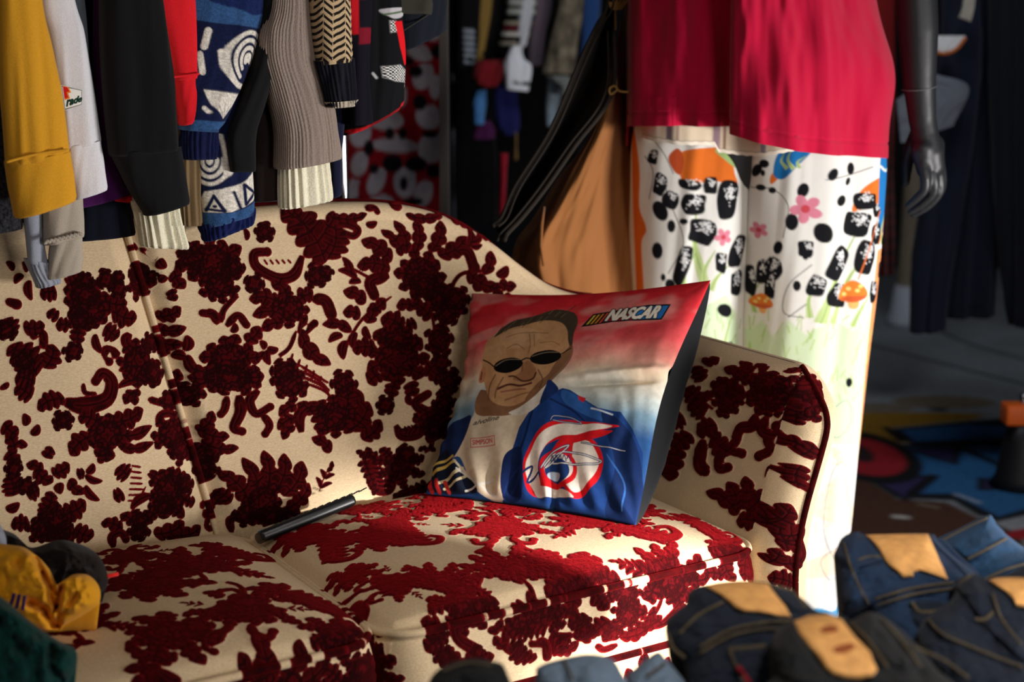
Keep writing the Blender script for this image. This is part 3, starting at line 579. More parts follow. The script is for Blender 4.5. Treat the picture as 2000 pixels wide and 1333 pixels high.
# ------------------------------------------------------------------ printed cushion
def homog(src, dst):
    A = []
    for (x, y), (u, v) in zip(src, dst): A += [[x, y, 1, 0, 0, 0, -u * x, -u * y], [0, 0, 0, x, y, 1, -v * x, -v * y]]
    h = np.linalg.solve(np.array(A, float), np.array(dst, float).ravel()); return np.append(h, 1).reshape(3, 3)
def happly(Hm, P): q = np.concatenate([P, np.ones((len(P), 1))], 1) @ Hm.T; return q[:, :2] / q[:, 2:]
pBL = onz(836, 966, .452); pBR = onz(1238, 1026, .452)
pTL = onp(926, 573, SB + ez * SEAT + BNw * .035, BNw)
nP = np.cross(pBR - pBL, pTL - pBL); nP /= np.linalg.norm(nP); nP = nP if nP[1] < 0 else -nP
pTR = onp(1383, 548, pBL, nP)
cushion = thing('throw_pillow', 'square printed racing driver cushion with black back leaning in the sofa corner', 'cushion', (pBL + pBR) / 2 - ez * .02)
n = 520; s_, t_ = np.meshgrid(np.linspace(0, 1, n), np.linspace(0, 1, n))
def cushion_surf(s, t, side):
    cx = .034 * np.sin(pi * t); cy = .030 * np.sin(pi * s)
    s2 = cx + s * (1 - 2 * cx) ; t2 = cy * (t < .5) * (1 - 2 * t) * .4 + t - cy * 1.3 * np.clip(2 * t - 1, 0, 1)
    s2 = s2 + .010 * np.sin(7 * t + 1) * (2 * s - 1)
    P = (1 - s2)[..., None] * ((1 - t2)[..., None] * pBL + t2[..., None] * pTL) + s2[..., None] * ((1 - t2)[..., None] * pBR + t2[..., None] * pTR)
    e = (4 * s * (1 - s)) * (4 * t * (1 - t))
    if side > 0: h = .042 * e ** .45
    else: h = -.085 * np.clip(e, 0, 1) ** .36
    edge = np.minimum(np.minimum(s, 1 - s), np.minimum(t, 1 - t))
    wr = .0045 * np.sin(2 * pi * (9 * (s + .35 * t) + 1.2 * vn(s * 5, t * 5, 3))) * np.exp(-t * 4) * sstep(0, .05, edge)
    wr = wr - .013 * np.exp(-((t - (.50 + .17 * (s - .6))) / .018) ** 2) * sstep(.45, .8, s) * sstep(1.02, .9, s) + .008 * np.exp(-((t - (.535 + .17 * (s - .6))) / .022) ** 2) * sstep(.45, .8, s)
    wr = wr + .006 * fbm(s * 6, t * 6, 11) * sstep(0, .08, edge) - .010 * np.exp(-(((s - .62) / .02) ** 2)) * sstep(.25, .03, t) + .004 * np.sin(2 * pi * 10 * t + 3 * s) * np.exp(-s * 14)
    if side < 0:
        sd_ = pBR - pBL; sd_ = sd_ / np.linalg.norm(sd_); P = P + sd_ * (.050 * np.sin(pi * np.clip(t, 0, 1)) ** .45 * np.sin(pi * np.clip((1 - s) / .34, 0, 1)) ** .6 * (s > .66))[..., None]
    return P + nP * (h + (wr if side > 0 else .01 * fbm(s * 7, t * 7, 5) * sstep(0, .08, edge)))[..., None]
HM = homog([(0, 0), (1, 0), (1, 1), (0, 1)], [(60, 1095), (1128, 1255), (1490, 20), (322, 85)])
st = np.stack([s_, t_], -1).reshape(-1, 2); ch = happly(HM, st); tv = st[:, 1]; sv = st[:, 0]
stops = [(0, (30, 62, 112)), (.30, (44, 84, 136)), (.40, (120, 150, 168)), (.47, (190, 196, 190)), (.55, (226, 204, 176)), (.62, (214, 140, 124)), (.72, (206, 78, 80)), (.86, (196, 44, 52)), (1, (204, 26, 36))]
tk = tv + .05 * fbm(sv * 4, tv * 9, 21) + .05 * (1 - sv) - .03
base = np.stack([np.interp(tk, [a for a, _ in stops], [lin(c)[k] for _, c in stops]) for k in range(3)], 1)
cl = sstep(.1, .5, fbm(sv * 5 + 2 * tv, tv * 11 - 3 * sv, 33) + .1) * sstep(.55, .7, tv) * .55; base = base * (1 - cl[:, None]) + lin((214, 150, 140)) * cl[:, None]
P8 = Paint(ch, base, 3.0)
SK = (186, 140, 98)
P8.poly([(290,760),(320,690),(480,760),(640,690),(735,640),(640,720),(560,800),(530,900),(470,960),(430,1140),(300,1100),(230,950),(170,960),(250,830)], (206, 188, 162))
P8.poly([(600,740),(640,690),(760,640),(800,650),(960,740),(1090,755),(1150,830),(1195,930),(1150,1260),(900,1210),(560,1150),(425,1140),(440,1000),(490,930),(530,830)], (28, 60, 120), smooth=False)
P8.poly([(760,650),(860,690),(1000,780),(960,800),(780,720)], (46, 92, 158)); P8.poly([(980,760),(1130,840),(1180,1000),(1140,1240),(960,1220),(1040,1000)], (20, 40, 84))
P8.stroke([(700,700),(830,760),(930,860)], 10, (18, 36, 80)); P8.stroke([(1000,960),(1080,1080),(1060,1200)], 9, (52, 96, 160)); P8.stroke([(600,760),(560,880),(520,960)], 12, (16, 32, 72))
P8.poly([(846,676),(890,690),(876,712),(850,700)], (190, 40, 50), smooth=False); P8.stroke([(920,740),(1040,768)], 9, (190, 200, 214))
P8.poly([(140,800),(275,755),(255,850),(185,960),(120,930),(100,900)], (24, 40, 84)); P8.poly([(430,1135),(440,1000),(470,940),(530,920),(545,1000),(520,1140)], (18, 34, 76))
P8.poly([(50,1080),(80,980),(150,900),(190,960),(250,1020),(300,1110)], (20, 26, 44))
for q, c, wd in [([(85,975),(190,940)],(214,180,90),15),([(80,1010),(205,965)],(214,180,90),14),([(120,1060),(240,1000)],(206,190,150),15),([(150,1085),(260,1030)],(206,190,150),12),([(75,1040),(90,1090)],(190,40,40),20),([(110,1040),(125,1095)],(190,40,40),18),([(150,1050),(170,1100)],(190,50,40),16),([(200,960),(300,1060),(380,1080)],(206,190,160),10),([(215,1000),(390,1130)],(206,200,190),9),([(250,1100),(390,1060)],(206,200,190),9)]: P8.stroke(q, wd, c)
# head
P8.poly([(300,745),(315,640),(360,640),(520,690),(690,600),(690,650),(600,720),(480,765),(380,770)], (132, 92, 64))
P8.poly([(340,455),(365,380),(430,320),(500,275),(600,250),(720,225),(800,260),(806,360),(800,450),(755,530),(705,590),(640,650),(560,700),(470,722),(390,700),(345,620),(330,530)], SK)
P8.poly([(322,530),(348,515),(340,585),(312,592)], (186, 120, 82)); P8.stroke([(328,540),(322,580)], 6, (96, 52, 36))
P8.poly([(405,355),(450,300),(520,255),(620,225),(700,190),(760,186),(812,205),(830,255),(815,330),(802,420),(785,380),(778,310),(740,262),(660,255),(560,285),(480,310)], (66, 56, 42))
for k in range(26):
    x = 430 + 15 * k; y = 320 - 5.0 * k + 20 * math.sin(k); P8.stroke([(x, y), (x + 26, y - 30)], 4, (110, 96, 74) if k % 2 else (40, 34, 26), .7)
P8.poly([(720,500),(800,400),(806,470),(740,570),(660,640),(560,700),(600,640),(680,570)], (112, 74, 50), alpha=.8); P8.poly([(440,340),(560,300),(640,330),(600,400),(470,420)], (196, 156, 116), alpha=.6); P8.poly([(360,430),(420,400),(440,460),(380,490)], (190, 148, 110), alpha=.5)
for q in [[(585,330),(590,400),(580,450)],[(610,340),(612,410)],[(470,420),(520,400),(560,430)],[(640,390),(700,380),(740,400)],[(470,360),(560,330),(680,330)]]: P8.stroke(q, 5, (126, 86, 58), .7)
P8.poly([(490,585),(530,550),(560,500),(590,500),(620,545),(610,590),(560,605)], (160, 110, 76)); P8.stroke([(470,570),(500,572),(545,598),(600,590),(618,560)], 9, (84, 50, 34)); P8.stroke([(548,500),(540,545)], 6, (120, 80, 54))
P8.stroke([(412,634),(470,612),(530,622),(590,612)], 11, (88, 46, 36)); P8.stroke([(430,650),(500,640),(560,642)], 8, (150, 92, 72)); P8.stroke([(400,560),(370,620),(365,690)], 8, (112, 72, 48), .8); P8.stroke([(440,575),(405,640),(400,680)], 7, (116, 76, 50), .8); P8.stroke([(630,545),(655,600),(640,640)], 8, (100, 64, 42), .8); P8.stroke([(450,690),(520,670),(590,660)], 8, (124, 82, 56), .7)
P8.disc(470, 513, 78, 38, (10, 8, 8), -.17); P8.disc(668, 472, 82, 40, (10, 8, 8), -.2); P8.stroke([(535,492),(565,478),(592,484)], 7, (20, 16, 14)); P8.stroke([(402,525),(370,495),(342,480)], 7, (30, 22, 18)); P8.stroke([(745,452),(796,420)], 6, (30, 22, 18)); P8.stroke([(600,470),(660,446),(730,440)], 5, (150, 130, 110), .6); P8.stroke([(405,515),(460,486),(530,484)], 5, (150, 130, 110), .6)
P8.poly([(470,755),(560,715),(660,640),(690,610),(716,640),(640,720),(560,770)], (214, 206, 192)); P8.poly([(670,640),(690,600),(738,645),(700,690),(640,720)], (24, 44, 92))
P8.text('alvoline', (292, 808), (128, -18), (2, -22), (30, 28, 30), .6, .08); P8.stroke([(285,872),(404,866),(406,908),(288,914)], 3.5, (190, 50, 54), smooth=False, closed=True); P8.text('SIMPSON', (296, 902), (98, -5), (-1, -22), (186, 46, 50), .8)
# emblem
RED = (214, 26, 34); WH = (228, 216, 202)
P8.poly([(545,1020),(575,930),(640,845),(730,800),(850,800),(960,812),(1080,824),(1000,842),(870,872),(700,900),(640,960),(620,1040),(640,1110),(600,1140),(555,1110)], RED); P8.poly([(556,1030),(590,935),(650,862),(735,818),(850,814),(1040,826),(860,862),(720,880),(650,940),(622,1020),(626,1100),(590,1120)], WH)
P8.poly([(700,940),(770,880),(900,880),(960,930),(974,1000),(930,1080),(850,1140),(790,1152),(740,1100),(660,1140),(630,1060)], RED); P8.poly([(820,900),(900,900),(940,950),(948,1000),(905,1065),(830,1120),(790,1120),(750,1060),(800,1000)], WH)
P8.poly([(820,870),(900,852),(1040,848),(960,880),(860,898),(760,910)], RED); P8.disc(728, 1020, 100, 82, RED); P8.disc(730, 1018, 76, 62, WH); P8.disc(722, 1030, 66, 52, (30, 56, 110)); P8.disc(700, 1052, 34, 18, (188, 204, 220)); P8.poly([(590,1080),(640,1100),(740,1110),(800,1150),(700,1140),(600,1140)], WH)
def sig(q, wd=6):
    P8.stroke(q, wd + 7, (24, 44, 96)); P8.stroke(q, wd, (216, 210, 200))
P8.stroke([(430,1130),(470,1060),(530,1010),(510,1070),(470,1120),(540,1040),(590,1010),(560,1080),(620,1040)], 9, (24, 44, 96)); sig([(640,1020),(690,960),(790,918),(720,980),(660,1020),(760,950),(960,985),(880,1005),(700,1000)], 5); sig([(860,905),(980,922),(1100,934)], 3); sig([(700,800),(720,780),(800,785),(860,812),(760,806),(712,800)], 2)
for k in range(5): P8.stroke([(690 + 22 * k, 990 - 2 * k), (700 + 22 * k, 965), (708 + 22 * k, 992)], 5, (24, 44, 96))
# lettered badge
P8.poly([(846,292),(905,212),(1000,196),(1190,166),(1306,166),(1268,254),(1010,266),(900,286)], (18, 18, 22), smooth=False)
for k in range(4): x = 872 + 22 * k; P8.poly([(x, 278 - 2 * k), (x + 11, 276 - 2 * k), (x + 48, 219 - 4 * k), (x + 37, 221 - 4 * k)], [(206, 176, 60), (206, 150, 50), (196, 120, 44), (190, 70, 46)][k], smooth=False)
P8.poly([(958,264),(1010,258),(1150,252),(1190,176),(1000,206)], (150, 26, 32), smooth=False); P8.poly([(1110,253),(1262,246),(1294,174),(1190,176),(1130,186)], (36, 104, 168), smooth=False)
P8.text('NASCAR', (972, 256), (262, -15), (8, -66), (20, 20, 26), 9, .10); P8.text('NASCAR', (972, 256), (262, -15), (8, -66), (226, 216, 200), 4, .10)
gr = 1 + .16 * fbm(sv * 60, tv * 60, 51) + .22 * fbm(sv * 9, tv * 9, 55); P8.C = np.clip(P8.C * gr[:, None], 0, 1)
m = MB(); m.grid(cushion_surf(s_, t_, 1), col=P8.C); m.build('front_cover', M_PAINT, cushion)
M_BLKCL = cloth('black_cotton', (22, 23, 26))
sb, tb_ = np.meshgrid(np.linspace(0, 1, 120), np.linspace(0, 1, 120)); m = MB(); m.grid(cushion_surf(sb, tb_, -1), flip=True); m.build('back_cover', M_BLKCL, cushion, 'plain black back of the cushion')

# ------------------------------------------------------------------ remote control in the crack of the seat
ra = aty(504, 1052, -.085); rb = aty(688, 978, -.080); ax = rb - ra; Lr = np.linalg.norm(ax); ax /= Lr
rn = ey * .45 + ez * .88; rn -= ax * (rn @ ax); rn /= np.linalg.norm(rn); rs = np.cross(rn, ax)
rem = thing('remote_control', 'slim black remote control wedged between the seat and the sofa back', 'remote control', (ra + rb) / 2)
cR_ = (ra + rb) / 2
m = MB(); add_box(m, cR_, (Lr / 2, .018, .0085), ax, rs, rn, r=.7); m.build('body', M_BLACKP, rem)
M_RUB = mat('grey_rubber', (22, 23, 26), rough=.5); M_LED = mat('blue_label', (60, 150, 190), rough=.4)
for i in range(13):
    for j in (-1, 0, 1):
        m = MB(); add_box(m, cR_ + ax * (-Lr / 2 + .03 + .0125 * i) + rs * j * .010 + rn * .009, (.0028, .0026, .0008), ax, rs, rn, r=.6, n=3); m.build('button', M_RUB, rem)
m = MB(); add_box(m, cR_ - ax * (Lr / 2 - .010) + rn * .0086 , (.006, .004, .0008), ax, rs, rn, r=.5, n=3); m.build('label', M_LED, rem)

# ------------------------------------------------------------------ garments
def rows_interp(rows, n):
    r = np.asarray(rows, float); p = cr(r, 12); t = np.linspace(0, 1, len(p)); tn = np.linspace(0, 1, n)
    return np.stack([np.interp(tn, t, p[:, k]) for k in range(p.shape[1])], 1)
def hang(rows, where, dvec, th, nr=70, nc=72, fold=.004, ff=5., seed=0, ribs=0, rib_amp=.0012, lip=.03, flat=.75, ext=0, vfreq=2.):
    """a hanging tube of cloth: rows (left u,v  right u,v) measured on the photo, 'where' puts them in space, th = half thickness.
    returns grid of points, chart of (u,v) in photo measure, front mask"""
    if ext: a = np.asarray(rows[0], float); rows = [tuple(a + [-.02 * ext, -ext, -.12 * ext, -ext])] + list(rows)
    R = rows_interp(rows, nr); L = where(R[:, 0], R[:, 1]); Q = where(R[:, 2], R[:, 3]); C = (L + Q) / 2; W = (Q - L) / 2
    a = np.linspace(0, 2 * pi, nc, endpoint=False); ca = np.sign(np.cos(a)) * np.abs(np.cos(a)) ** flat; sa = np.sign(np.sin(a)) * np.abs(np.sin(a)) ** flat
    t = np.linspace(0, 1, nr)
    G = C[:, None] + ca[None, :, None] * W[:, None] + sa[None, :, None] * (dvec * th)[None, None]
    out = ca[None, :, None] * (W / np.linalg.norm(W, axis=1)[:, None])[:, None] + sa[None, :, None] * dvec
    hw = np.linalg.norm(W, axis=1)[:, None]
    d = fold * (fbm(ca[None] * hw * 40 * ff / 5 + seed * 7 + t[:, None] * .8, C[:, 2:3] * vfreq + sa[None] * .7 + seed, seed, 3) * 1.6)
    if ribs: d = d + rib_amp * np.sin(ribs * a)[None]
    G = G + out * d[..., None]
    CH = np.stack([(R[:, 0] + R[:, 2])[:, None] / 2 + np.cos(a)[None] * ((R[:, 2] - R[:, 0]) / 2)[:, None], (R[:, 1] + R[:, 3])[:, None] / 2 + np.cos(a)[None] * ((R[:, 3] - R[:, 1]) / 2)[:, None]], -1)
    if lip:   # turned-in edge, so the open end has thickness and depth
        last = G[-1]; c = last.mean(0); zz = [(.97, .004), (.90, .004), (.86, -.01), (.84, -lip)]
        G = np.concatenate([G] + [(c + (last - c) * k - np.array([0, 0, 1]) * dz)[None] for k, dz in zz]); CH = np.concatenate([CH] + [CH[-1:]] * 4)
    return G, CH
def on_rack(yl): return lambda u, v: aty(u, v, yl)
def on_depth(d): return lambda u, v: at(u, v, d)
def body_slab(parent, rows, yl, m, zlow=.96, wd=.36, col=None):
    r = np.asarray(rows, float); c = aty((r[0, 0] + r[0, 2]) / 2, 100., yl); x, _, _ = w2loc(c)
    zz = np.linspace(zlow, 1.50, 30); a = np.linspace(0, 2 * pi, 40, endpoint=False)
    wy = wd / 2 * (1 - .75 * sstep(1.30, 1.5, zz)); cy = yl + .04 + wd / 2
    Y = cy + wy[:, None] * np.sign(np.cos(a)) * np.abs(np.cos(a)) ** .6; X = x + .016 * np.sin(a)[None] + .006 * np.sin(9 * a + 20 * Y)
    Z = np.broadcast_to(zz[:, None], Y.shape); mb = MB(); G = loc2w(X, Y, Z); G = np.concatenate([G[:1].mean(1, keepdims=True) + 0 * G[:1], G, G[-1:].mean(1, keepdims=True) + 0 * G[-1:]])
    kw = {}
    if col is not None: kw['col'] = np.broadcast_to(lin(col), (G.shape[0] * G.shape[1], 3))
    mb.grid(G, cu=True, **kw); mb.build('body', m, parent)
def garment(name, label, cat, parts, m, yl, slab=True, group=None, slab_col=None, zlow=.96):
    """parts: (part name, rows, options, material or None)"""
    r0 = np.asarray(parts[0][1], float); b = aty((r0[-1, 0] + r0[-1, 2]) / 2, r0[-1, 3], yl)
    t = thing(name, label, cat, b, TH, group)
    for pn, rows, op, pm in parts:
        op = dict(op); paint = op.pop('paint', None); y = op.pop('yl', yl); th = op.pop('th', .03)
        G, CH = hang(rows, on_rack(y), ey, th, **op); kw = {}
        if paint is not None: kw['col'] = paint(CH.reshape(-1, 2))
        mb = MB(); mb.grid(G, cu=True, **kw); mb.build(pn, pm or m, t)
    if slab: body_slab(t, parts[0][1], yl, m, col=slab_col, zlow=zlow)
    return t
M_MUST = cloth('mustard_fleece', (222, 158, 40)); M_WHITE = cloth('white_fleece', (226, 224, 228)); M_GREY = cloth('grey_marl', (104, 112, 124)); M_NAVY = cloth('navy_cotton', (13, 17, 30)); M_PURP = cloth('purple_cotton', (74, 22, 84))
M_BLACK = cloth('black_fleece', (20, 20, 22)); M_RED = cloth('red_fleece', (224, 30, 40)); M_TAUPE = cloth('taupe_rib_knit', (142, 126, 116), bump=.6, bscale=500); M_CREAMK = cloth('cream_rib_knit', (232, 226, 200), bump=.5, bscale=500)
M_BROWNK = cloth('dark_brown_knit', (44, 34, 32)); M_OAT = cloth('oatmeal_marl', (176, 164, 148)); M_ASH = cloth('ash_grey_marl', (150, 154, 166)); M_BEIGEK = cloth('beige_knit', (120, 98, 70)); M_NAVYK = cloth('navy_rib_knit', (20, 24, 48), bump=.6)
g = garment('sweatshirt', 'mustard yellow sweatshirt, nearest sleeve on the rack at far left', 'sweatshirt', [
    ('sleeve', [(-14,-20,83,-20),(-8,103,106,103),(0,190,121,180),(13,318,134,293)], dict(ext=260, fold=.006, seed=1), None),
    ('cuff', [(11,316,135,293),(16,350,139,320),(22,385,143,350),(29,421,147,381)], dict(nr=40, th=.030, fold=.003, seed=2), None)], M_MUST, -.01)
m = MB(); add_tube(m, aty(np.linspace(12, 134, 20), 317 - 24 * np.linspace(0, 1, 20) - 4 * np.sin(pi * np.linspace(0, 1, 20)) , -.043), .002, 6); m.build('cuff_seam', M_MUST, g)
g = garment('sweatshirt', 'white sweatshirt with a lettered badge on the sleeve, right behind the mustard one', 'sweatshirt', [
    ('sleeve', [(70,-20,138,-20),(88,65,160,65),(100,150,176,150),(118,285,194,272)], dict(ext=260, seed=3, th=.026, fold=.005), None),
    ('cuff', [(120,286,195,272),(128,330,200,315),(140,384,206,362)], dict(nr=40, th=.025, fold=.003, seed=4), None)], M_WHITE, .03)
# badge on the white sleeve: red bolt and the letters that show
tl, tr, br, bl = [aty(u, v, .001) for u, v in ((119, 166), (162, 176), (161, 205), (126, 216))]
q1, q2 = np.meshgrid(np.linspace(0, 1, 120), np.linspace(0, 1, 120)); Pb = (1 - q1)[..., None] * ((1 - q2)[..., None] * bl + q2[..., None] * tl) + q1[..., None] * ((1 - q2)[..., None] * br + q2[..., None] * tr) + ey * (.004 * (q1 - .3) ** 2)[..., None]
PB = Paint(np.stack([q1 * 100, q2 * 100], -1), (236, 234, 230), 1.6)
PB.poly([(2,2),(98,2),(98,98),(2,98)], (40, 70, 52), smooth=False); PB.poly([(5,6),(95,6),(95,94),(5,94)], (236, 234, 228), smooth=False); PB.poly([(8,40),(36,46),(30,70),(44,74),(34,98),(8,98)], (232, 130, 30), smooth=False); PB.poly([(8,46),(28,50),(22,74),(36,78),(28,96),(8,96)], (206, 32, 28), smooth=False)
PB.text('rade', (14, 14), (80, 10), (4, 36), (18, 52, 40), 3, .1)
m = MB(); m.grid(Pb, col=PB.C); m.grid(Pb + ey * .0012, flip=True, col=PB.C); m.build('badge', M_PAINT, g, 'white badge with a red bolt and dark green letters')
garment('sweatshirt', 'dark grey marl sweatshirt, a sliver behind the white sleeve', 'sweatshirt', [('sleeve', [(120,-20,162,-20),(130,60,170,60),(140,160,174,160),(150,330,180,330)], dict(ext=260, seed=5, th=.025), None)], M_GREY, .055)
garment('sweatshirt', 'dark navy top hanging between the white and the black sweatshirts', 'sweatshirt', [('sleeve', [(150,-20,200,-20),(160,150,215,150),(160,300,235,300),(150,465,262,452)], dict(ext=260, seed=6, th=.022), None)], M_NAVY, .085)
garment('shirt', 'purple shirt whose slanting hem shows beside the black sleeve', 'shirt', [('sleeve', [(180,-20,208,-20),(175,150,222,150),(155,320,250,320),(148,402,262,371)], dict(ext=260, seed=7, th=.018), None)], M_PURP, .065)
garment('shirt', 'red shirt, a sliver of hem under the purple one', 'shirt', [('sleeve', [(205,100,250,100),(205,300,262,300),(214,386,268,392)], dict(ext=350, seed=8, th=.012), None)], M_RED, .072)
garment('sweatshirt', 'black sweatshirt with a long wide sleeve, left of the bright red sleeve', 'sweatshirt', [
    ('sleeve', [(196,-20,306,-20),(198,100,325,100),(204,190,338,190),(214,300,350,285)], dict(ext=260, seed=9, fold=.006), None),
    ('cuff', [(216,298,350,284),(244,352,358,335),(281,416,366,390)], dict(nr=40, seed=10, th=.026, fold=.003), None)], M_BLACK, .01)
g = garment('sweatshirt', 'bright red sweatshirt, sleeve between the black one and the patterned sweater', 'sweatshirt', [
    ('sleeve', [(290,-20,378,-20),(312,60,383,60),(336,152,389,145)], dict(ext=260, seed=11, th=.024, fold=.003), None),
    ('cuff', [(334,150,388,144),(342,195,390,188),(350,240,392,228)], dict(nr=40, seed=12, th=.022, fold=.002), None)], M_RED, .05)
m = MB(); add_tube(m, aty(np.linspace(335, 389, 12), np.linspace(151, 144, 12), .024), .0018, 6); m.build('cuff_seam', M_RED, g)
NV = (17, 24, 58); HB = (48, 82, 128); WK = (220, 212, 200)
def knit_a(P):
    p = Paint(P, NV, 2.5); st = .5 + .5 * np.sin(P[:, 1] * 1.3)
    p.poly([(360,-400),(560,-400),(530,60),(450,50),(370,38)], HB, smooth=False); p.poly([(390,-10),(440,16),(480,30),(520,10),(520,-60),(400,-60)], (20,34,80)); p.poly([(350,232),(442,236),(440,252),(345,250)], HB, smooth=False)
    for k, r in enumerate((46, 33, 20, 8)):
        th = np.linspace(-.55, 4.4 - .25 * k, 14); p.stroke(np.stack([470 + 1.0 * r * np.cos(th), 116 - 1.15 * r * np.sin(th)], 1), 8.5, WK)
    p.disc(471, 116, 6, 6, WK); p.stroke([(420,100),(424,140),(444,162),(474,172)], 10, WK); p.stroke([(400,60),(392,90)], 14, WK); p.stroke([(384,105),(388,140)], 12, WK)
    p.poly([(389,174),(420,178),(456,183),(440,210),(416,229),(400,205)], WK, smooth=False)
    for k in range(5): p.stroke([(396 + 11 * k, 200 + 2 * k), (412 + 3 * k, 226)], 1.6, NV, .6)
    p.stroke([(389,210),(394,216)], 8, WK); n = fbm(P[:, 0] * .4, P[:, 1] * .4, 3)[:, None]; p.C = p.C * (1 + .5 * n); return np.clip(p.C, 0, 1)
def knit_b(P):
    p = Paint(P, NV, 2.5)
    for k, r in enumerate((36, 25, 14)):
        th = np.linspace(pi * .98, pi * 2.05, 12); p.stroke(np.stack([402 + r * np.cos(th), 312 - 1.25 * r * np.sin(th)], 1), 7.5, WK)
    p.disc(402, 312, 7, 8, WK); p.stroke([(421,262),(428,300),(430,336)], 6, WK); p.stroke([(436,290),(446,322)], 12, WK)
    p.poly([(386,388),(392,372),(425,366),(450,356),(488,330),(492,382),(470,394),(440,410),(390,413)], WK, smooth=False)
    p.stroke([(396,408),(410,380),(430,408)], 7, NV, smooth=False); p.stroke([(396,406),(430,408)], 5, NV, smooth=False); p.disc(412, 400, 5, 3, NV); p.stroke([(456,358),(460,396),(484,374),(456,358)], 7, NV, smooth=False); p.stroke([(440,372),(452,408)], 5, NV)
    p.poly([(380,414),(440,412),(500,384),(500,402),(440,432),(392,440)], HB, smooth=False)
    n = fbm(P[:, 0] * .4, P[:, 1] * .4, 3)[:, None]; p.C = p.C * (1 + .5 * n); return np.clip(p.C, 0, 1)
solid = lambda c: (lambda P: np.broadcast_to(lin(c), (len(P), 3)) * (1 + .3 * fbm(P[:, :1] * .5, P[:, 1:] * .5, 5)))
garment('sweater', 'navy knit sweater with white spirals and cones on its raised sleeve', 'sweater', [
    ('sleeve', [(352,-20,522,-20),(352,60,507,62),(351,110,491,118),(350,150,474,165),(350,215,442,232),(350,248,426,252)], dict(ext=260, seed=13, th=.03, paint=knit_a, nr=200, nc=260, fold=.003), M_KNIT),
    ('cuff', [(351,246,425,251),(350,275,423,280),(352,306,421,304)], dict(nr=40, nc=180, th=.024, seed=14, ribs=26, paint=solid((16, 22, 60))), M_KNIT)], M_KNIT, .055, slab_col=NV)
garment('sweater', 'navy knit sweater with white spirals and triangles, hanging lowest over the sofa back', 'sweater', [
    ('sleeve', [(372,200,470,200),(372,255,482,260),(378,330,490,330),(385,390,493,390),(392,440,493,410)], dict(ext=300, seed=15, th=.028, paint=knit_b, nr=200, nc=240, fold=.003), M_KNIT),
    ('cuff', [(391,438,494,405),(394,452,493,416),(397,466,490,430)], dict(nr=40, nc=180, th=.026, seed=16, ribs=30, paint=solid((14, 24, 72))), M_KNIT)], M_KNIT, .072, slab_col=NV)
garment('sweatshirt', 'black sleeve hanging between the two patterned navy sweaters and the taupe one', 'sweatshirt', [('sleeve', [(508,-20,566,-20),(493,110,535,120),(466,195,512,200),(440,262,498,260),(446,330,498,328)], dict(ext=260, seed=17, th=.022), None)], M_BLACK, .045)
garment('sweater', 'dark brown sweater just left of the taupe ribbed sleeve', 'sweater', [('sleeve', [(486,-20,560,-20),(488,170,556,170),(490,300,550,300),(492,389,549,382)], dict(ext=260, seed=18, th=.022), None)], M_BROWNK, .085)
g = garment('sweater', 'taupe ribbed sweater, wide sleeve above a cream cuff', 'sweater', [
    ('sleeve', [(522,-20,598,-20),(503,60,612,75),(501,110,624,140),(519,180,648,200),(537,250,657,258),(538,326,662,303)], dict(ext=260, seed=19, th=.034, ribs=56, nc=420, rib_amp=.0005, fold=.004), None)], M_TAUPE, .045)
garment('sweater', 'cream knit sweater whose ribbed cuff comes out of the taupe sleeve', 'sweater', [
    ('sleeve', [(540,120,620,120),(546,220,630,215),(548,320,634,305)], dict(ext=330, seed=20, th=.018), None),
    ('cuff', [(547,318,634,304),(548,360,640,345),(549,403,645,384)], dict(nr=50, nc=300, th=.024, seed=21, ribs=20, rib_amp=.0022, fold=.002), None)], M_CREAMK, .052)
garment('sweater', 'navy knit sleeve, a dark sliver right of the cream cuff', 'sweater', [('sleeve', [(620,-20,690,-20),(636,120,680,120),(636,300,664,296),(637,384,664,372)], dict(ext=260, seed=22, th=.02), None)], M_NAVYK, .095, zlow=1.1)
def herring(P):
    u = P[:, 0] - 604 + .045 * P[:, 1] * 0; v = P[:, 1]; col = np.floor(u / 17).astype(int); fu = u - col * 17
    zig = np.where(col % 2 == 0, fu, 17 - fu) * .9; w_ = np.mod(v + zig, 14) / 14; a = sstep(.36, .44, w_) * sstep(.98, .90, w_); a = np.maximum(a, (np.abs(fu) < 1.6) * (np.mod(v, 28) < 22) * .9)
    return lin((24, 20, 20)) * (1 - a[:, None]) + lin((196, 168, 130)) * a[:, None]
g = garment('sweater', 'tan and black zigzag knit sweater with a dark tan-edged cuff', 'sweater', [
    ('sleeve', [(603,-20,677,-20),(609,56,682,56),(618,122,684,114)], dict(ext=240, seed=23, th=.026, paint=herring, nr=260, nc=300, fold=.003), M_KNIT),
    ('cuff', [(618,119,685,113),(627,160,687,156),(636,203,688,197)], dict(nr=40, nc=200, th=.022, seed=24, ribs=26, paint=solid((20, 20, 30))), M_KNIT)], M_KNIT, .015, slab_col=(30, 26, 26))
G, CH = hang([(635,199,689,194),(636,206,689,201)], on_rack(.014), ey, .0235, nr=8, nc=160, ribs=30, rib_amp=.0012, lip=.008); m = MB(); m.grid(G, cu=True); m.build('cuff_edge', M_OAT, g, 'tan ribbed edge')
def plaid(P):
    u, v = P[:, 0], P[:, 1]; p = Paint(P, (18, 16, 26), 3); p.poly([(660,-400),(690,-400),(690,66),(660,70)], (196, 24, 34), smooth=False); p.poly([(690,-400),(740,-400),(740,-10),(690,0)], (110, 18, 34), smooth=False); p.poly([(690,54),(730,54),(722,84),(690,86)], (120, 20, 38), smooth=False)
    return p.C
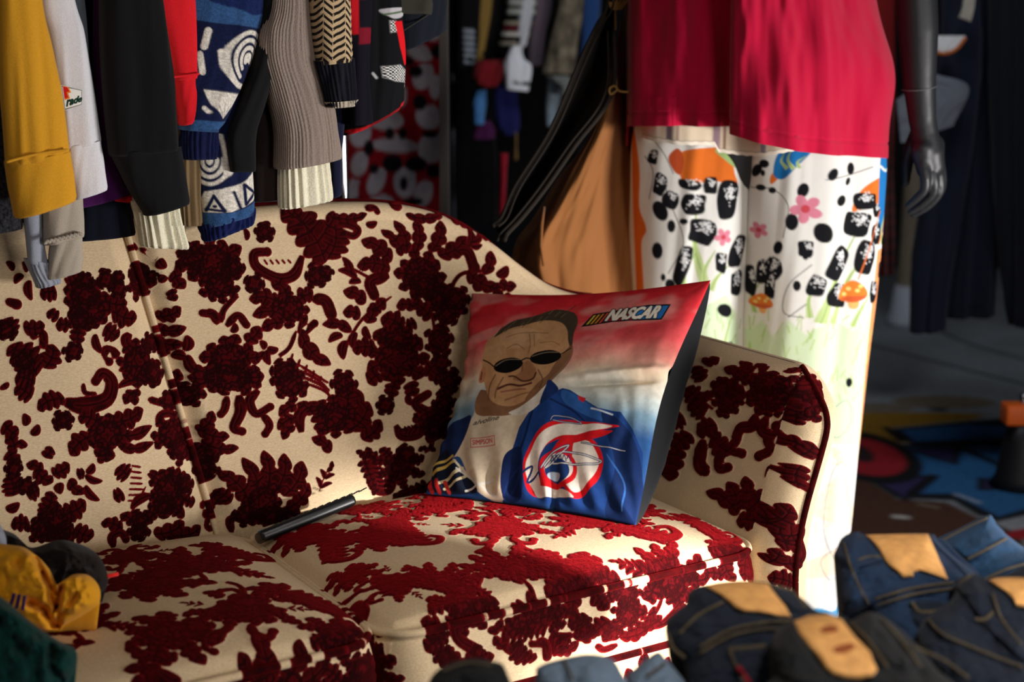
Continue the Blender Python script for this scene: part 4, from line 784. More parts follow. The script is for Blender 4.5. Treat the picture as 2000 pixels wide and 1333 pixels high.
garment('shirt', 'red and black buffalo plaid shirt beside the zigzag knit', 'shirt', [('sleeve', [(664,-20,722,-20),(666,60,721,55),(672,150,718,150),(676,240,722,235)], dict(ext=250, seed=25, th=.024, paint=plaid, nr=160, nc=160), M_PAINT)], M_PAINT, .06, slab_col=(40, 14, 20), zlow=1.12)
def patchwork(P):
    u, v = P[:, 0], P[:, 1]; p = Paint(P, (16, 17, 20), 2.2)
    hound = lambda pts: p.poly(pts, np.where(((np.floor(u / 2.2) + np.floor(v / 2.2)) % 2)[:, None] > 0, lin((214, 212, 208)), lin((26, 26, 28)))[:1] * 0 + lin((150, 150, 150)), smooth=False)
    hound([(724,128),(752,125),(768,136),(764,160),(740,158),(726,150)]); hound([(730,40),(742,40),(744,62),(732,64)]); hound([(772,126),(781,124),(782,172),(776,170)])
    chk = ((np.floor(u / 3) + np.floor(v / 3)) % 2) > 0; g = (np.abs(p.C - lin((150, 150, 150))).sum(1) < .05); p.C[g & chk] = lin((30, 30, 32)); p.C[g & ~chk] = lin((222, 220, 216))
    p.poly([(739,42),(758,41),(782,122),(764,126),(750,90)], (222, 24, 34), smooth=False); p.poly([(722,18),(770,16),(764,30),(736,36)], (190, 186, 190)); p.stroke([(726,28),(760,22)], 4, (90, 110, 80)); p.stroke([(690,160),(694,180)], 7, (150, 150, 156)); p.stroke([(712,142),(718,150)], 5, (170,170,170))
    p.stroke([(664,257),(700,244),(740,222),(786,193)], 5, (200, 24, 32)); return p.C
garment('jacket', 'black patchwork jacket with red panel, houndstooth patches and red trim', 'jacket', [('sleeve', [(668,-20,772,-20),(672,40,776,36),(676,120,782,118),(672,190,783,172),(670,259,783,194)], dict(ext=250, seed=26, th=.04, paint=patchwork, nr=240, nc=300, fold=.005), M_PAINT)], M_PAINT, .11, slab_col=(16, 17, 20), zlow=1.12)
M_OLIVE = cloth('dark_olive_canvas', (52, 50, 44)); M_DENIMD = cloth('black_denim', (22, 27, 36))
garment('jacket', 'dark olive jacket, its flap crossing over the patchwork jacket', 'jacket', [('sleeve', [(722,-40,820,-40),(724,-10,836,0),(726,17,838,24)], dict(ext=200, seed=27, th=.03, fold=.006), None)], M_OLIVE, .10, zlow=1.22)
g = garment('jacket', 'blue-black denim jacket at the right end of the rack', 'jacket', [('sleeve', [(760,-40,868,-60),(766,20,869,0),(768,64,869,28),(772,98,868,52)], dict(ext=200, seed=28, th=.03, fold=.005), None)], M_DENIMD, .15, zlow=1.22)
m = MB(); add_tube(m, aty(np.linspace(772, 840, 12), np.linspace(70, 26, 12), .117), .0012, 6); m.build('seam', M_OLIVE, g)
# cuffs that hang lowest, over the sofa back
garment('sweatshirt', 'ash grey sweatshirt with a crumpled cuff dangling over the sofa back', 'sweatshirt', [
    ('sleeve', [(40,300,88,300),(42,390,84,390),(47,450,84,455),(52,508,92,514)], dict(ext=420, seed=29, th=.017, fold=.006), None),
    ('cuff', [(53,506,92,512),(62,530,100,530),(74,556,116,546)], dict(nr=40, th=.014, fold=.005, seed=30, ribs=18), None)], M_ASH, .066)
g = garment('sweatshirt', 'oatmeal sweatshirt with a flat frayed cuff just right of the ash grey one', 'sweatshirt', [
    ('sleeve', [(84,300,152,300),(84,390,157,384),(85,430,159,420),(86,474,160,456)], dict(ext=420, seed=31, th=.02, fold=.004), None),
    ('cuff', [(95,476,158,458),(96,505,158,490),(97,540,160,521)], dict(nr=40, th=.015, fold=.004, seed=32), None)], M_OAT, .052)
m = MB(); q = np.linspace(0, 1, 60); pth = aty(86 + 74 * q, 474 - 18 * q + 1.5 * np.sin(60 * q), .030); add_tube(m, pth, .0028, 6); m.build('cuff_seam', M_OAT, g)
garment('sweater', 'cream sweater with a fanned pleated cuff over the sofa back', 'sweater', [
    ('sleeve', [(256,250,340,250),(260,330,345,330),(262,396,346,398)], dict(ext=380, seed=33, th=.02), None),
    ('cuff', [(264,394,346,396),(272,430,348,430),(279,476,359,480)], dict(nr=60, nc=260, th=.02, seed=34, ribs=17, rib_amp=.003, fold=.003), None)], M_CREAMK, .045)
garment('sweater', 'beige ribbed sweater cuff behind the cream pleated one', 'sweater', [('sleeve', [(338,180,392,180),(340,300,392,300),(343,380,390,380),(346,436,392,433)], dict(ext=320, seed=35, th=.018, ribs=16, nc=200), None)], M_BEIGEK, .075)
garment('sweater', 'black and grey flecked knit sweater at the left edge', 'sweater', [('sleeve', [(-70,-20,20,-20),(-66,200,22,200),(-60,330,34,328),(-50,455,40,440)], dict(ext=260, seed=36, th=.02), None)], cloth('flecked_bouclé', (40, 40, 44), vary=.9, bscale=260, bump=.9), .07)
rack = thing('clothes_rack', 'chrome clothes rack behind the sofa carrying the row of sweaters', 'clothes rack', loc2w(.35, .36, 0), TH)
pt = aty(668, 320, .30); xr_, yr_, _ = w2loc(pt); xr_ = float(xr_)
m = MB(); add_tube(m, loc2w(np.full(9, xr_), np.full(9, .30), np.linspace(.03, 1.56, 9)), .0105, 16, up=(1, 0, 0)); m.build('post', M_CHROME, rack)
m = MB(); add_tube(m, loc2w(np.linspace(-1.0, .62, 9), np.full(9, .30), np.full(9, 1.51)), .012, 16); m.build('rail', M_CHROME, rack)
m = MB(); add_tube(m, loc2w(np.full(9, xr_), np.linspace(.12, .62, 9), np.full(9, .03)), .014, 14); m.build('foot', M_CHROME, rack)
m = MB(); add_tube(m, loc2w(np.full(9, -1.0), np.full(9, .30), np.linspace(.03, 1.56, 9)), .0105, 16, up=(1, 0, 0)); m.build('post', M_CHROME, rack)
m = MB(); add_tube(m, loc2w(np.full(9, -1.0), np.linspace(.12, .62, 9), np.full(9, .03)), .014, 14); m.build('foot', M_CHROME, rack)

# ------------------------------------------------------------------ mannequin in red shirt and printed trousers
MY = 2.84                                   # the mannequin stands on this line behind the sofa arm
NY = np.array([0, 1., 0])
def on_y(y): return lambda u, v: onp(u, v, np.array([0, y, 0]), NY)
M_MANN = mat('matte_black_fibreglass', (32, 33, 36), rough=.45, spec=.4, bump=.05, bscale=200)
man = thing('mannequin', 'matte black mannequin in red shirt and printed trousers, hand hanging at its side', 'mannequin', (.45, MY, 0))
def limb(mb, pts, rad, n=20, sq=1.0):
    p = cr(pts, 8); r = np.interp(np.linspace(0, 1, len(p)), np.linspace(0, 1, len(rad)), rad)
    t = np.linspace(0, 1, len(p)); 
    # rounded ends
    G = tube_grid(p, r, n, (0, 1, .01)); d0 = p[0] - p[1]; d0 /= np.linalg.norm(d0); d1 = p[-1] - p[-2]; d1 /= np.linalg.norm(d1)
    cap0 = [p[0] + (G[0] - p[0]) * math.cos(a) + d0 * r[0] * math.sin(a) for a in (1.5, 1.1, .7, .35)]; cap1 = [p[-1] + (G[-1] - p[-1]) * math.cos(a) + d1 * r[-1] * math.sin(a) for a in (.35, .7, 1.1, 1.5)]
    G = np.concatenate([np.array(cap0), G, np.array(cap1)]); G = np.concatenate([G[:1].mean(1, keepdims=True) + 0 * G[:1], G, G[-1:].mean(1, keepdims=True) + 0 * G[-1:]]); mb.grid(G, cu=True)
def torso(mb):
    prof = [(.10, .0, .0)]; z = [.84, .88, .95, 1.02, 1.10, 1.20, 1.30, 1.38, 1.43, 1.46, 1.50, 1.56]; wx = [.02, .15, .175, .165, .14, .155, .18, .19, .165, .10, .055, .05]; wy = [.02, .055, .07, .08, .085, .10, .11, .10, .08, .06, .052, .05]
    a = np.linspace(0, 2 * pi, 40, endpoint=False); zi = np.linspace(.84, 1.56, 60)
    G = np.stack([.45 + np.interp(zi, z, wx)[:, None] * np.cos(a), MY + np.interp(zi, z, wy)[:, None] * np.sin(a), np.broadcast_to(zi[:, None], (60, 40))], -1)
    G = np.concatenate([G[:1].mean(1, keepdims=True) + 0 * G[:1], G, G[-1:].mean(1, keepdims=True) + 0 * G[-1:]]); mb.grid(G, cu=True)
mb = MB(); torso(mb)
for sx, oy in ((-.088, .03), (.088, .0)): limb(mb, [(.45 + sx, MY + oy, .90), (.45 + sx * 1.05, MY + oy, .70), (.45 + sx * 1.1, MY + oy, .48), (.45 + sx * 1.1, MY + oy, .26), (.45 + sx * 1.1, MY + oy, .08), ], [.062, .06, .048, .045, .034]); limb(mb, [(.45 + sx * 1.1, MY + oy + .015, .045), (.45 + sx * 1.3, MY + oy - .06, .032)], [.034, .028])
py = on_y(MY - .02)
def H(u, v, dy=0): return py(np.array(float(u)), np.array(float(v))) + NY * dy
limb(mb, [(.62, MY, 1.405), H(1772, -330), H(1783, -120), H(1790, 0), H(1793, 60), H(1795, 150), H(1798, 190), H(1802, 240)], [.052, .047, .040, .0365, .036, .0305, .0275, .0245], 24)
limb(mb, [(.28, MY, 1.405), (.265, MY + .06, 1.28), (.275, MY + .13, 1.15), (.34, MY + .15, 1.05), (.41, MY + .14, 1.0)], [.052, .044, .036, .030, .024], 24)
# hand: palm seen from its edge and back, fingers hanging and curling
limb(mb, [H(1803, 235), H(1806, 262), H(1812, 300), H(1818, 322)], [.024, .025, .030, .026], 24)
limb(mb, [H(1800, 290, -.012), H(1803, 330, -.012)], [.021, .016]); limb(mb, [H(1826, 285, .012), H(1832, 325, .012)], [.021, .015]); limb(mb, [H(1815, 285, .02), H(1818, 325, .02)], [.020, .016])
for pts, r in [([(1796,318,-.022),(1799,345,-.028),(1798,368,-.026),(1784,386,-.02),(1770,401,-.012)], [.0100, .0098, .0086, .0080, .0062]),
               ([(1812,318,-.012),(1818,350,-.018),(1818,376,-.014),(1800,398,-.006),(1779,416,.004)], [.0100, .0098, .0088, .0080, .0062]),
               ([(1827,314,.002),(1834,348,-.002),(1834,378,.002),(1814,405,.010),(1788,424,.018)], [.0096, .0094, .0086, .0078, .0060]),
               ([(1838,310,.016),(1844,340,.014),(1844,372,.018),(1830,397,.026),(1808,417,.032)], [.0086, .0084, .0078, .0070, .0055])]:
    limb(mb, [H(u, v, d) for u, v, d in pts], r, 16)
limb(mb, [H(1800, 262, .030), H(1788, 300, .044), H(1783, 335, .046), H(1780, 362, .040)], [.014, .0125, .0105, .0075], 16)    # thumb, on the far side
body = mb.build('body', M_MANN, man)
rm = body.modifiers.new('one_skin', 'REMESH'); rm.mode = 'VOXEL'; rm.voxel_size = .0032; rm.use_smooth_shade = True
sm = body.modifiers.new('soften', 'SMOOTH'); sm.iterations = 4; sm.factor = .5
m = MB(); th = np.linspace(0, 2 * pi, 40); c = H(1795, 173); m_ = np.stack([c[0] + .0305 * np.cos(th), c[1] + .0305 * np.sin(th), c[2] + .001 * np.cos(2 * th) + .004 * np.cos(th)], 1); add_tube(m, m_, .0006, 5, caps=False); m.build('wrist_joint', mat('worn_joint', (120, 120, 122), rough=.6), man, 'scratched joint ring of the forearm')
m = MB(); a = np.linspace(0, 2 * pi, 48, endpoint=False); pr = [(0, .0), (.17, .0), (.18, .006), (.17, .012), (0, .013)]
m.grid(np.array([[(.45 + r * math.cos(t), MY + .02 + r * math.sin(t), z) for t in a] for r, z in pr]), cu=True); m.build('base_plate', M_CHROME, man)

# trousers: printed cloth with grass, pebbles, spots, toadstools; chart = photo measure on the plane of the mannequin
TB = (232, 230, 224)
def trouser_paint(P):
    p = Paint(P, TB, 2.0); R = random.Random(5); u, v = P[:, 0], P[:, 1]
    OR = (222, 112, 40); GR = (186, 206, 140); PG = (208, 226, 190); BL = (30, 112, 178); BK = (20, 20, 24)
    # meadow
    n = fbm(u * .02, v * .02, 8)
    p.poly([(1455,640),(1480,612),(1500,640),(1530,605),(1560,632),(1600,600),(1640,628),(1700,590),(1710,760),(1690,860),(1560,830),(1470,820)], PG, smooth=False, soft=6); p.poly([(1245,560),(1300,545),(1360,580),(1400,560),(1430,600),(1440,720),(1330,760),(1240,740)], PG, smooth=False)
    p.poly([(1430,1100),(1650,1080),(1650,1010),(1560,960),(1690,840),(1690,900),(1600,850),(1660,1000),(1560,1060)], (246, 226, 200)); p.poly([(1560,1185),(1570,1150),(1610,1160),(1650,1140),(1650,1240),(1560,1240)], (86, 158, 206)); p.stroke([(1580,1170),(1610,1185),(1640,1165)], 8, (226, 232, 240))
    p.poly([(1320,300),(1340,284),(1400,284),(1416,330),(1420,352),(1380,344),(1330,346)], OR); p.poly([(1380,284),(1420,284),(1420,318),(1400,306)], (160, 186, 120)); p.poly([(1236,250),(1236,560),(1250,560),(1246,470),(1256,440),(1244,400),(1246,330),(1240,250)], OR)
    p.poly([(1640,400),(1660,360),(1700,340),(1700,385),(1670,395)], OR); p.poly([(1500,330),(1535,310),(1500,350)], OR); p.poly([(1300,300),(1318,282),(1330,300),(1325,330),(1312,326)], (190, 80, 40)); p.poly([(1502,330),(1516,286),(1570,282),(1545,316),(1520,340)], BL); p.poly([(1698,300),(1730,296),(1730,420),(1700,440)], BL); p.stroke([(1698,318),(1714,328),(1730,322)], 5, (214, 222, 214))
    p.poly([(1698,480),(1712,478),(1708,600),(1690,760),(1682,900),(1668,900),(1680,700)], (236, 150, 96), smooth=False)
    # blades
    for x0, y0, x1, y1, wd in [(1362,545,1352,390,16),(1360,545,1378,476,14),(1330,550,1350,480,12),(1370,550,1412,500,13),(1540,320,1535,286,9),(1528,320,1522,292,8),(1550,318,1560,296,8),(1580,610,1650,440,18),(1600,612,1672,470,16),(1566,600,1580,530,12),(1640,620,1700,540,12),(1708,470,1722,400,8),(1468,600,1476,540,9),(1400,690,1420,600,14),(1418,690,1430,640,12)]:
        q = cr([(x0, y0), ((x0 + x1) / 2 - 8, (y0 + y1) / 2), (x1, y1)], 8); dd = np.gradient(q, axis=0); dd /= np.hypot(dd[:, 0], dd[:, 1])[:, None]; nn = np.stack([-dd[:, 1], dd[:, 0]], 1) * (wd / 2 * np.linspace(1, .05, len(q)))[:, None]; p.poly(np.vstack([q + nn, (q - nn)[::-1]]), GR, smooth=False); p.stroke(q, 1.6, (140, 168, 96))
    for k in range(70):
        x = R.uniform(1458, 1690); y = R.uniform(600, 760); p.stroke([(x, y), (x + R.uniform(-6, 14), y - R.uniform(10, 26))], 2.0, (170, 200, 110), .8)
    for k in range(36):
        x = R.uniform(1245, 1440); y = R.uniform(590, 720); p.stroke([(x, y), (x + R.uniform(-8, 10), y - R.uniform(10, 24))], 2.0, (150, 180, 96), .8)
    for k in range(30):
        x = R.uniform(1570, 1680); y = R.uniform(840, 1150); p.stroke([(x, y), (x + R.uniform(-20, 20), y - R.uniform(4, 24)), (x + R.uniform(-10, 30), y - R.uniform(10, 30))], 1.6, (186, 206, 190) if k % 2 else (240, 196, 160), .8)
    for q in ([(1600,780),(1630,760),(1640,800),(1610,830),(1590,800)], [(1600,900),(1625,880),(1640,960),(1650,1030),(1610,1060),(1585,1000)], [(1640,760),(1668,740),(1672,800)], [(1580,1060),(1620,1040),(1640,1070),(1600,1100)]): p.stroke(q, 1.6, (120, 120, 130), .8, closed=len(q) > 3)
    # pebbles: rounded black patches with white flecks
    def pebble(cx, cy, rx, ry, rot=0, fl=1):
        th = np.linspace(0, 2 * pi, 11)[:-1]; q = 1 + .14 * np.array([R.uniform(-1, 1) for _ in th]); a = rx * np.sign(np.cos(th)) * np.abs(np.cos(th)) ** .7 * q; b = ry * np.sign(np.sin(th)) * np.abs(np.sin(th)) ** .7 * q; c, s = math.cos(rot), math.sin(rot)
        p.poly(np.stack([cx + a * c - b * s, cy + a * s + b * c], 1), BK)
        if fl:
            for _ in range(int(rx * ry / 9)):
                x = cx + R.gauss(.25, .28) * rx; y = cy + R.gauss(-.35, .28) * ry; p.disc(x, y, 1.4, 1.2, (226, 226, 226))
    for a in [(1284,352,13,22,.2),(1304,380,16,16,.4),(1340,350,20,10,.1),(1345,388,20,20,0),(1372,352,10,18,0),(1402,380,20,34,.1),(1360,440,22,24,.2),(1328,505,14,40,.3),(1390,498,12,20,0),(1425,480,16,30,.3),(1664,382,24,16,0),(1650,425,26,24,.2),(1690,402,10,12,0),(1690,448,12,22,0),(1612,500,18,32,.4),(1668,490,24,30,.2),(1575,540,14,20,.3),(1500,510,18,20,.3),(1495,545,10,26,.1),(1463,540,8,30,0),(1480,520,10,24,0),(1610,560,20,24,.2),(1560,470,14,16,0),(1690,560,10,22,0),(1716,464,8,10,0),(1708,520,7,16,0),(1640,350,0,0,0),(1425,540,14,24,0),(1270,300,10,14,.2)]:
        if a[2]: pebble(*a)
    for a in [(1284,402,14,20,-.5),(1306,430,8,12,0),(1278,478,11,16,0),(1290,528,5,7,0),(1304,542,10,12,-.4),(1472,326,9,14,.6),(1486,312,9,8,0),(1484,330,4,6,0),(1480,358,9,6,0),(1500,362,7,6,0),(1616,380,9,11,.5),(1586,440,13,19,-.2),(1560,480,6,11,0),(1630,344,5,8,.4),(1636,320,8,12,0),(1600,330,8,12,.4),(1556,360,10,14,.3),(1536,420,12,16,0),(1510,470,9,13,.3),(1545,540,7,10,0),(1330,420,8,6,0),(1400,590,18,12,.4),(1416,660,9,8,0),(1430,690,6,7,0),(1380,660,22,16,.2),(1634,726,6,9,0)]: p.disc(a[0], a[1], a[2], a[3], BK, a[4])
    # plain flowers
    for cx, cy, r in ((1394, 450, 16), (1560, 395, 26), (1476, 440, 15)):
        for k in range(5): t = 2 * pi * k / 5 + .5; p.disc(cx + r * .62 * math.cos(t), cy + r * .62 * math.sin(t), r * .46, r * .36, (216, 130, 150), t)
        p.disc(cx, cy, r * .3, r * .3, (196, 70, 80))
    # toadstools
    def toad(cx, cy, k):
        p.poly([(cx - 9 * k, cy), (cx - 7 * k, cy + 24 * k), (cx + 9 * k, cy + 24 * k), (cx + 9 * k, cy)], (240, 176, 104)); p.poly([(cx - 28 * k, cy + 6 * k), (cx - 22 * k, cy - 14 * k), (cx, cy - 28 * k), (cx + 22 * k, cy - 14 * k), (cx + 28 * k, cy + 4 * k), (cx, cy + 14 * k)], (226, 124, 48)); p.poly([(cx - 26 * k, cy + 6 * k), (cx, cy + 2 * k), (cx + 27 * k, cy + 4 * k), (cx, cy + 14 * k)], (204, 92, 50))
        for dx, dy in ((-8, -12), (8, -8), (-16, -2), (14, -16)): p.disc(cx + dx * k, cy + dy * k, 4.5 * k, 3.6 * k, (240, 210, 120))
    toad(1642, 560, 1.0); toad(1480, 580, .7)
    p.stroke([(1652,530),(1690,430),(1700,405)], 2.5, (220, 110, 50)); p.stroke([(1700,470),(1718,410)], 2.5, (220, 110, 50)); p.stroke([(1560,575),(1530,600)], 1.6, BK)
    for q in ([(1290,345),(1310,400),(1330,460),(1300,520)], [(1460,360),(1500,360),(1530,390),(1520,450)], [(1556,600),(1520,590),(1530,540),(1570,500)], [(1255,300),(1270,330),(1262,380)], [(1262,258),(1290,290),(1310,330)], [(1590,340),(1640,330),(1680,318)]): p.stroke(q, 1.8, (40, 40, 44), .9)
    return p.C
trs = None
def leg_part(rows, th, seed, yy):
    G, CH = hang(rows, on_y(yy), NY, th, nr=520, nc=460, fold=.012, ff=1.6, seed=seed, vfreq=1.0, flat=.85, lip=.02)
    mb = MB(); mb.grid(G, cu=True, col=trouser_paint(CH.reshape(-1, 2))); return mb
trousers = leg_part([(1262,150,1480,150),(1246,220,1486,220),(1235,290,1490,290),(1232,400,1484,400),(1228,560,1472,560),(1226,700,1462,700),(1228,900,1450,900),(1232,1100,1436,1100),(1236,1192,1432,1192)], .100, 41, MY + .03).build('trouser_leg', M_PAINT, man)
tr2 = leg_part([(1436,150,1690,150),(1438,220,1712,220),(1444,290,1727,300),(1452,400,1722,400),(1454,560,1708,560),(1456,700,1692,700),(1464,850,1678,850),(1474,1000,1662,1000),(1486,1194,1640,1190)], .105, 43, MY - .01).build('trouser_leg', M_PAINT, man)
# shirts: a sheet carried along a folded plan line, hem line varying along it
def skirt(plan, hem, vtop, y0, th, nr, nu, seed, amp, flare=0):
    """plan: (u measured at the hem, depth offset) around the body; hem(u-plan index t) -> v"""
    p = cr(plan, 14, True); sl = np.concatenate([[0], np.cumsum(np.hypot(np.diff(p[:, 0]) / 1000, np.diff(p[:, 1])))]); q = np.linspace(0, sl[-1], nu, endpoint=False)
    pu = np.interp(q, sl, p[:, 0]); pd = np.interp(q, sl, p[:, 1]); hv = hem(pu, pd); t = np.linspace(0, 1, nr)[:, None]
    V = vtop + (hv - vtop)[None] * t; uc = 1478.; 
    U = uc + (pu - uc)[None] * (1 - flare * (1 - t)); Dp = pd[None] * (.62 + .38 * sstep(-.1, .6, t))
    d_ = ray(U, V); W = C0 + d_ * ((y0 + Dp) / d_[..., 1])[..., None]
    f = fbm(U * .018 + seed, V * .004, seed, 3) * amp * sstep(0, .5, t); W = W + NY * f[..., None]
    return W, U, V
M_SHIRT = cloth('crimson_jersey', (182, 9, 52), bump=.25, bscale=1400, sheen=.15)
plan_s = [(1230,.10),(1226,.02),(1238,-.07),(1300,-.125),(1370,-.125),(1424,-.115),(1438,-.125),(1426,-.165),(1434,-.20),(1480,-.225),(1540,-.215),(1580,-.180),(1620,-.175),(1690,-.12),(1728,-.03),(1722,.08),(1660,.16),(1480,.18),(1300,.17)]
def hem_s(u, d):
    f = np.where((u < 1434) & (d > -.14), 247 + .0 * u, np.interp(u, [1424, 1480, 1560, 1640, 1725], [262, 280, 295, 305, 308])); return np.where(d > .05, 285, f)
W, U, V = skirt(plan_s, hem_s, -330, MY - .02, 0, 220, 520, 3, .030, .0)
bulge = (V > 40) & (U > 1600); W = W + np.array([1., 0, 0]) * (.014 * np.exp(-((V - 150) / 70.) ** 2) * sstep(1600, 1735, U) - .022 * sstep(130, -60, V) * sstep(1480, 1735, U) )[..., None]
tq = np.linspace(0, 1, 220)[:, None] + 0 * U; hemline = np.exp(-((1 - tq - .045) / .004) ** 2) ; 
def nrm_grid(G): du = np.roll(G, -1, 1) - np.roll(G, 1, 1); dv = np.gradient(G, axis=0); n_ = np.cross(du, dv); return n_ / (np.linalg.norm(n_, axis=-1, keepdims=True) + 1e-12)
ns = nrm_grid(W); cen = W.mean((0, 1)); ns = ns * np.sign(((W - cen) * ns).sum(-1, keepdims=True)); W = W - ns * (.0022 * hemline)[..., None]
ins = np.concatenate([W, (W[-1:] - ns[-1:] * .002), (W[-1:] * 1.0 - ns[-1:] * .004 + np.array([0, 0, .05]))])
m = MB(); m.grid(ins, cu=True); shirt = m.build('t_shirt', M_SHIRT, man)
# side seam line
# plaid shirt tail under the red shirt
plan_p = [(1262,.10),(1254,.0),(1268,-.07),(1330,-.105),(1390,-.090),(1412,-.085),(1450,-.095),(1500,-.125),(1545,-.125),(1572,-.09),(1640,.02),(1640,.12),(1480,.15),(1330,.14)]
def hem_p(u, d): return np.interp(u, [1256, 1275, 1330, 1396, 1404, 1450, 1490, 1545, 1575], [270, 276, 284, 284, 298, 304, 306, 296, 288]) + .7 * np.sin(u * .35)
W2, U2, V2 = skirt(plan_p, hem_p, 120, MY - .02, 0, 120, 420, 9, .010, .0)
PP = Paint(np.stack([U2, V2], -1).reshape(-1, 2), (214, 196, 170), 3)
for x, c, wd in ((1306, (92, 76, 96), 12), (1322, (150, 120, 110), 6), (1398, (118, 88, 110), 14), (1414, (120, 70, 60), 5), (1490, (120, 110, 130), 10), (1540, (110, 110, 160), 12)): PP.stroke([(x + 6, 100), (x, 320)], wd, c, .85)
for y in (200, 240): PP.stroke([(1240, y), (1600, y + 10)], 8, (150, 120, 110), .6)
hl = (hem_p(U2, 0) - V2).reshape(-1); a_ = sstep(8, 6, hl); PP.C = PP.C * (1 - a_[:, None]) + lin((236, 224, 206)) * a_[:, None]; PP.C *= (1 - .35 * np.exp(-((hl - 8) / 1.2) ** 2))[:, None]
m = MB(); m.grid(W2, cu=True, col=PP.C); m.build('shirt_tail', M_PAINT, man, 'cream plaid shirt tail showing under the red hem')

# ------------------------------------------------------------------ brown canvas overalls hung open behind the sofa
M_DUCK = cloth('brown_duck_canvas', (146, 94, 52), bump=.3, bscale=1600); M_LINING = cloth('dark_quilt_lining', (40, 32, 28)); M_TAPE = mat('zip_tape', (44, 38, 33), rough=.8, spec=.1)
M_STRING = cloth('jute_string', (150, 112, 60))
cv = thing('canvas_overalls', 'brown duck canvas overalls hung open, dark lining showing, between sofa and mannequin', 'overalls', at(1110, 560, 2.95) * [1, 1, 0] + ez * .2)
def sheet(Lp, Rp, dep, seed, amp=.012, nu=90, nr=140, back=.012):
    """cloth between a left and a right edge line (photo measure) at depth function dep(t,s)"""
    a = cr(Lp, 10); b = cr(Rp, 10); f = lambda q, n: np.stack([np.interp(np.linspace(0, 1, n), np.linspace(0, 1, len(q)), q[:, k]) for k in range(2)], 1)
    a = f(a, nr); b = f(b, nr); s = np.linspace(0, 1, nu)[None, :]; t = np.linspace(0, 1, nr)[:, None]
    U = a[:, :1] * (1 - s) + b[:, :1] * s; V = a[:, 1:] * (1 - s) + b[:, 1:] * s
    G = at(U, V, dep(t, s) + amp * fbm(s * 5 + seed + t, t * 2.5, seed)); B = G + np.array([0, back, 0]); mb = MB()
    mb.grid(G); mb.grid(B, flip=True); e = lambda x, y: mb.grid(np.stack([x, y])); e(G[:, 0], B[:, 0]); e(B[:, -1], G[:, -1]); e(B[0], G[0]); e(G[-1], B[-1]); return mb, G
outer = [(1192,-60),(1186,11),(1164,52),(1130,124),(1074,255),(1006,364),(980,424),(962,442)]; inner = [(1204,-60),(1200,60),(1194,184),(1123,285),(1066,367),(1020,425),(991,456),(985,470)]
mbs, Gs = sheet(outer, inner, lambda t, s: 2.78 + .10 * np.sin(pi * s) - .10 * t, 3); mbs.build('lining', M_LINING, cv, 'dark lining of the open flap')
mbs, Gp = sheet([(1196,150),(1150,270),(1090,350),(1040,430),(1010,470),(1000,520),(1020,600),(1040,720)], [(1230,-60),(1246,100),(1250,240),(1250,330),(1248,420),(1246,500),(1244,600),(1240,720)], lambda t, s: 2.86 - .08 * np.sin(pi * np.clip(s * 1.3, 0, 1)) - .05 * np.exp(-((s - .22) / .09) ** 2) * sstep(.3, .6, t) + .03 * s, 5, .03); mbs.build('leg_panel', M_DUCK, cv)
m = MB(); pth = np.vstack([at(*np.array(outer).T[:, i], 2.775 - .10 * i / 7)[None] for i in range(8)]); add_tube(m, cr(pth, 8), .0035, 8); add_tube(m, cr(pth + np.array([.010, -.003, 0]), 8), .002, 6); m.build('zip_edge', M_TAPE, cv)
m = MB(); pth = np.vstack([at(*np.array(inner).T[:, i], 2.775 - .10 * i / 7)[None] for i in range(1, 8)]); add_tube(m, cr(pth, 8), .0045, 8); add_tube(m, cr(pth + np.array([-.012, -.004, .0]), 8), .0022, 6); m.build('zip_edge', M_TAPE, cv)
m = MB(); add_tube(m, at(np.array([1062, 1058, 1056, 1062]), np.array([405, 440, 480, 520]), np.array([2.785, 2.765, 2.755, 2.75])), .003, 8); m.build('pocket_welt', M_DUCK, cv)
m = MB()
for k in range(5): add_tube(m, cr(at(np.array([1196, 1190 + 5 * k, 1196 + 4 * k, 1200 + 10 * k]), np.array([12, 4, 18, -20]), np.full(4, 2.76)), 6), .0018, 6)
add_tube(m, cr(at(np.array([1206, 1193, 1190, 1200, 1210, 1230]), np.array([176, 184, 174, 168, 178, 180]), np.full(6, 2.74)), 8), .0022, 6); add_tube(m, at(np.array([1198, 1200, 1204]), np.array([-300, -100, 176]), np.full(3, 2.77)), .0018, 6); m.build('string', M_STRING, cv)

# ------------------------------------------------------------------ room
M_FLOOR = mat('painted_concrete', attr='col', rough=.75, bump=.2, bscale=60, vary=.18, spec=.3)
M_WALL = mat('dark_back_wall', (30, 30, 34), rough=.9, bump=.1, bscale=60)
def fpx(T):
    def f(q): q = np.asarray(q, float); W = onz(T[0] + q[:, 0] / T[2], T[1] + q[:, 1] / T[2], 0.); return W[:, :2]
    return f
gx, gy = np.meshgrid(np.linspace(.5, 3.2, 420), np.linspace(2.2, 6.6, 560)); FP = Paint(np.stack([gx, gy], -1), (136, 140, 144), .02)
f7 = fpx((1540, 600, 2.898))
n = fbm(gx.ravel() * 3, gy.ravel() * 3, 4)[:, None]; FP.C = FP.C * (1 + .5 * n)
FP.poly(f7([(350,600),(900,600),(1120,610),(1050,640),(560,690),(700,775),(560,775),(420,720),(350,730)]), (150, 110, 30), smooth=False); FP.disc(*f7([(880,540)])[0], .16, .08, (120, 92, 40), alpha=.7); FP.disc(*f7([(520,575)])[0], .1, .06, (120, 92, 40), alpha=.6)
FP.poly(f7([(300,960),(440,970),(620,1090),(900,1110),(1060,1190),(1333,1300),(1333,1500),(300,1500)]), (74, 44, 30), smooth=False)
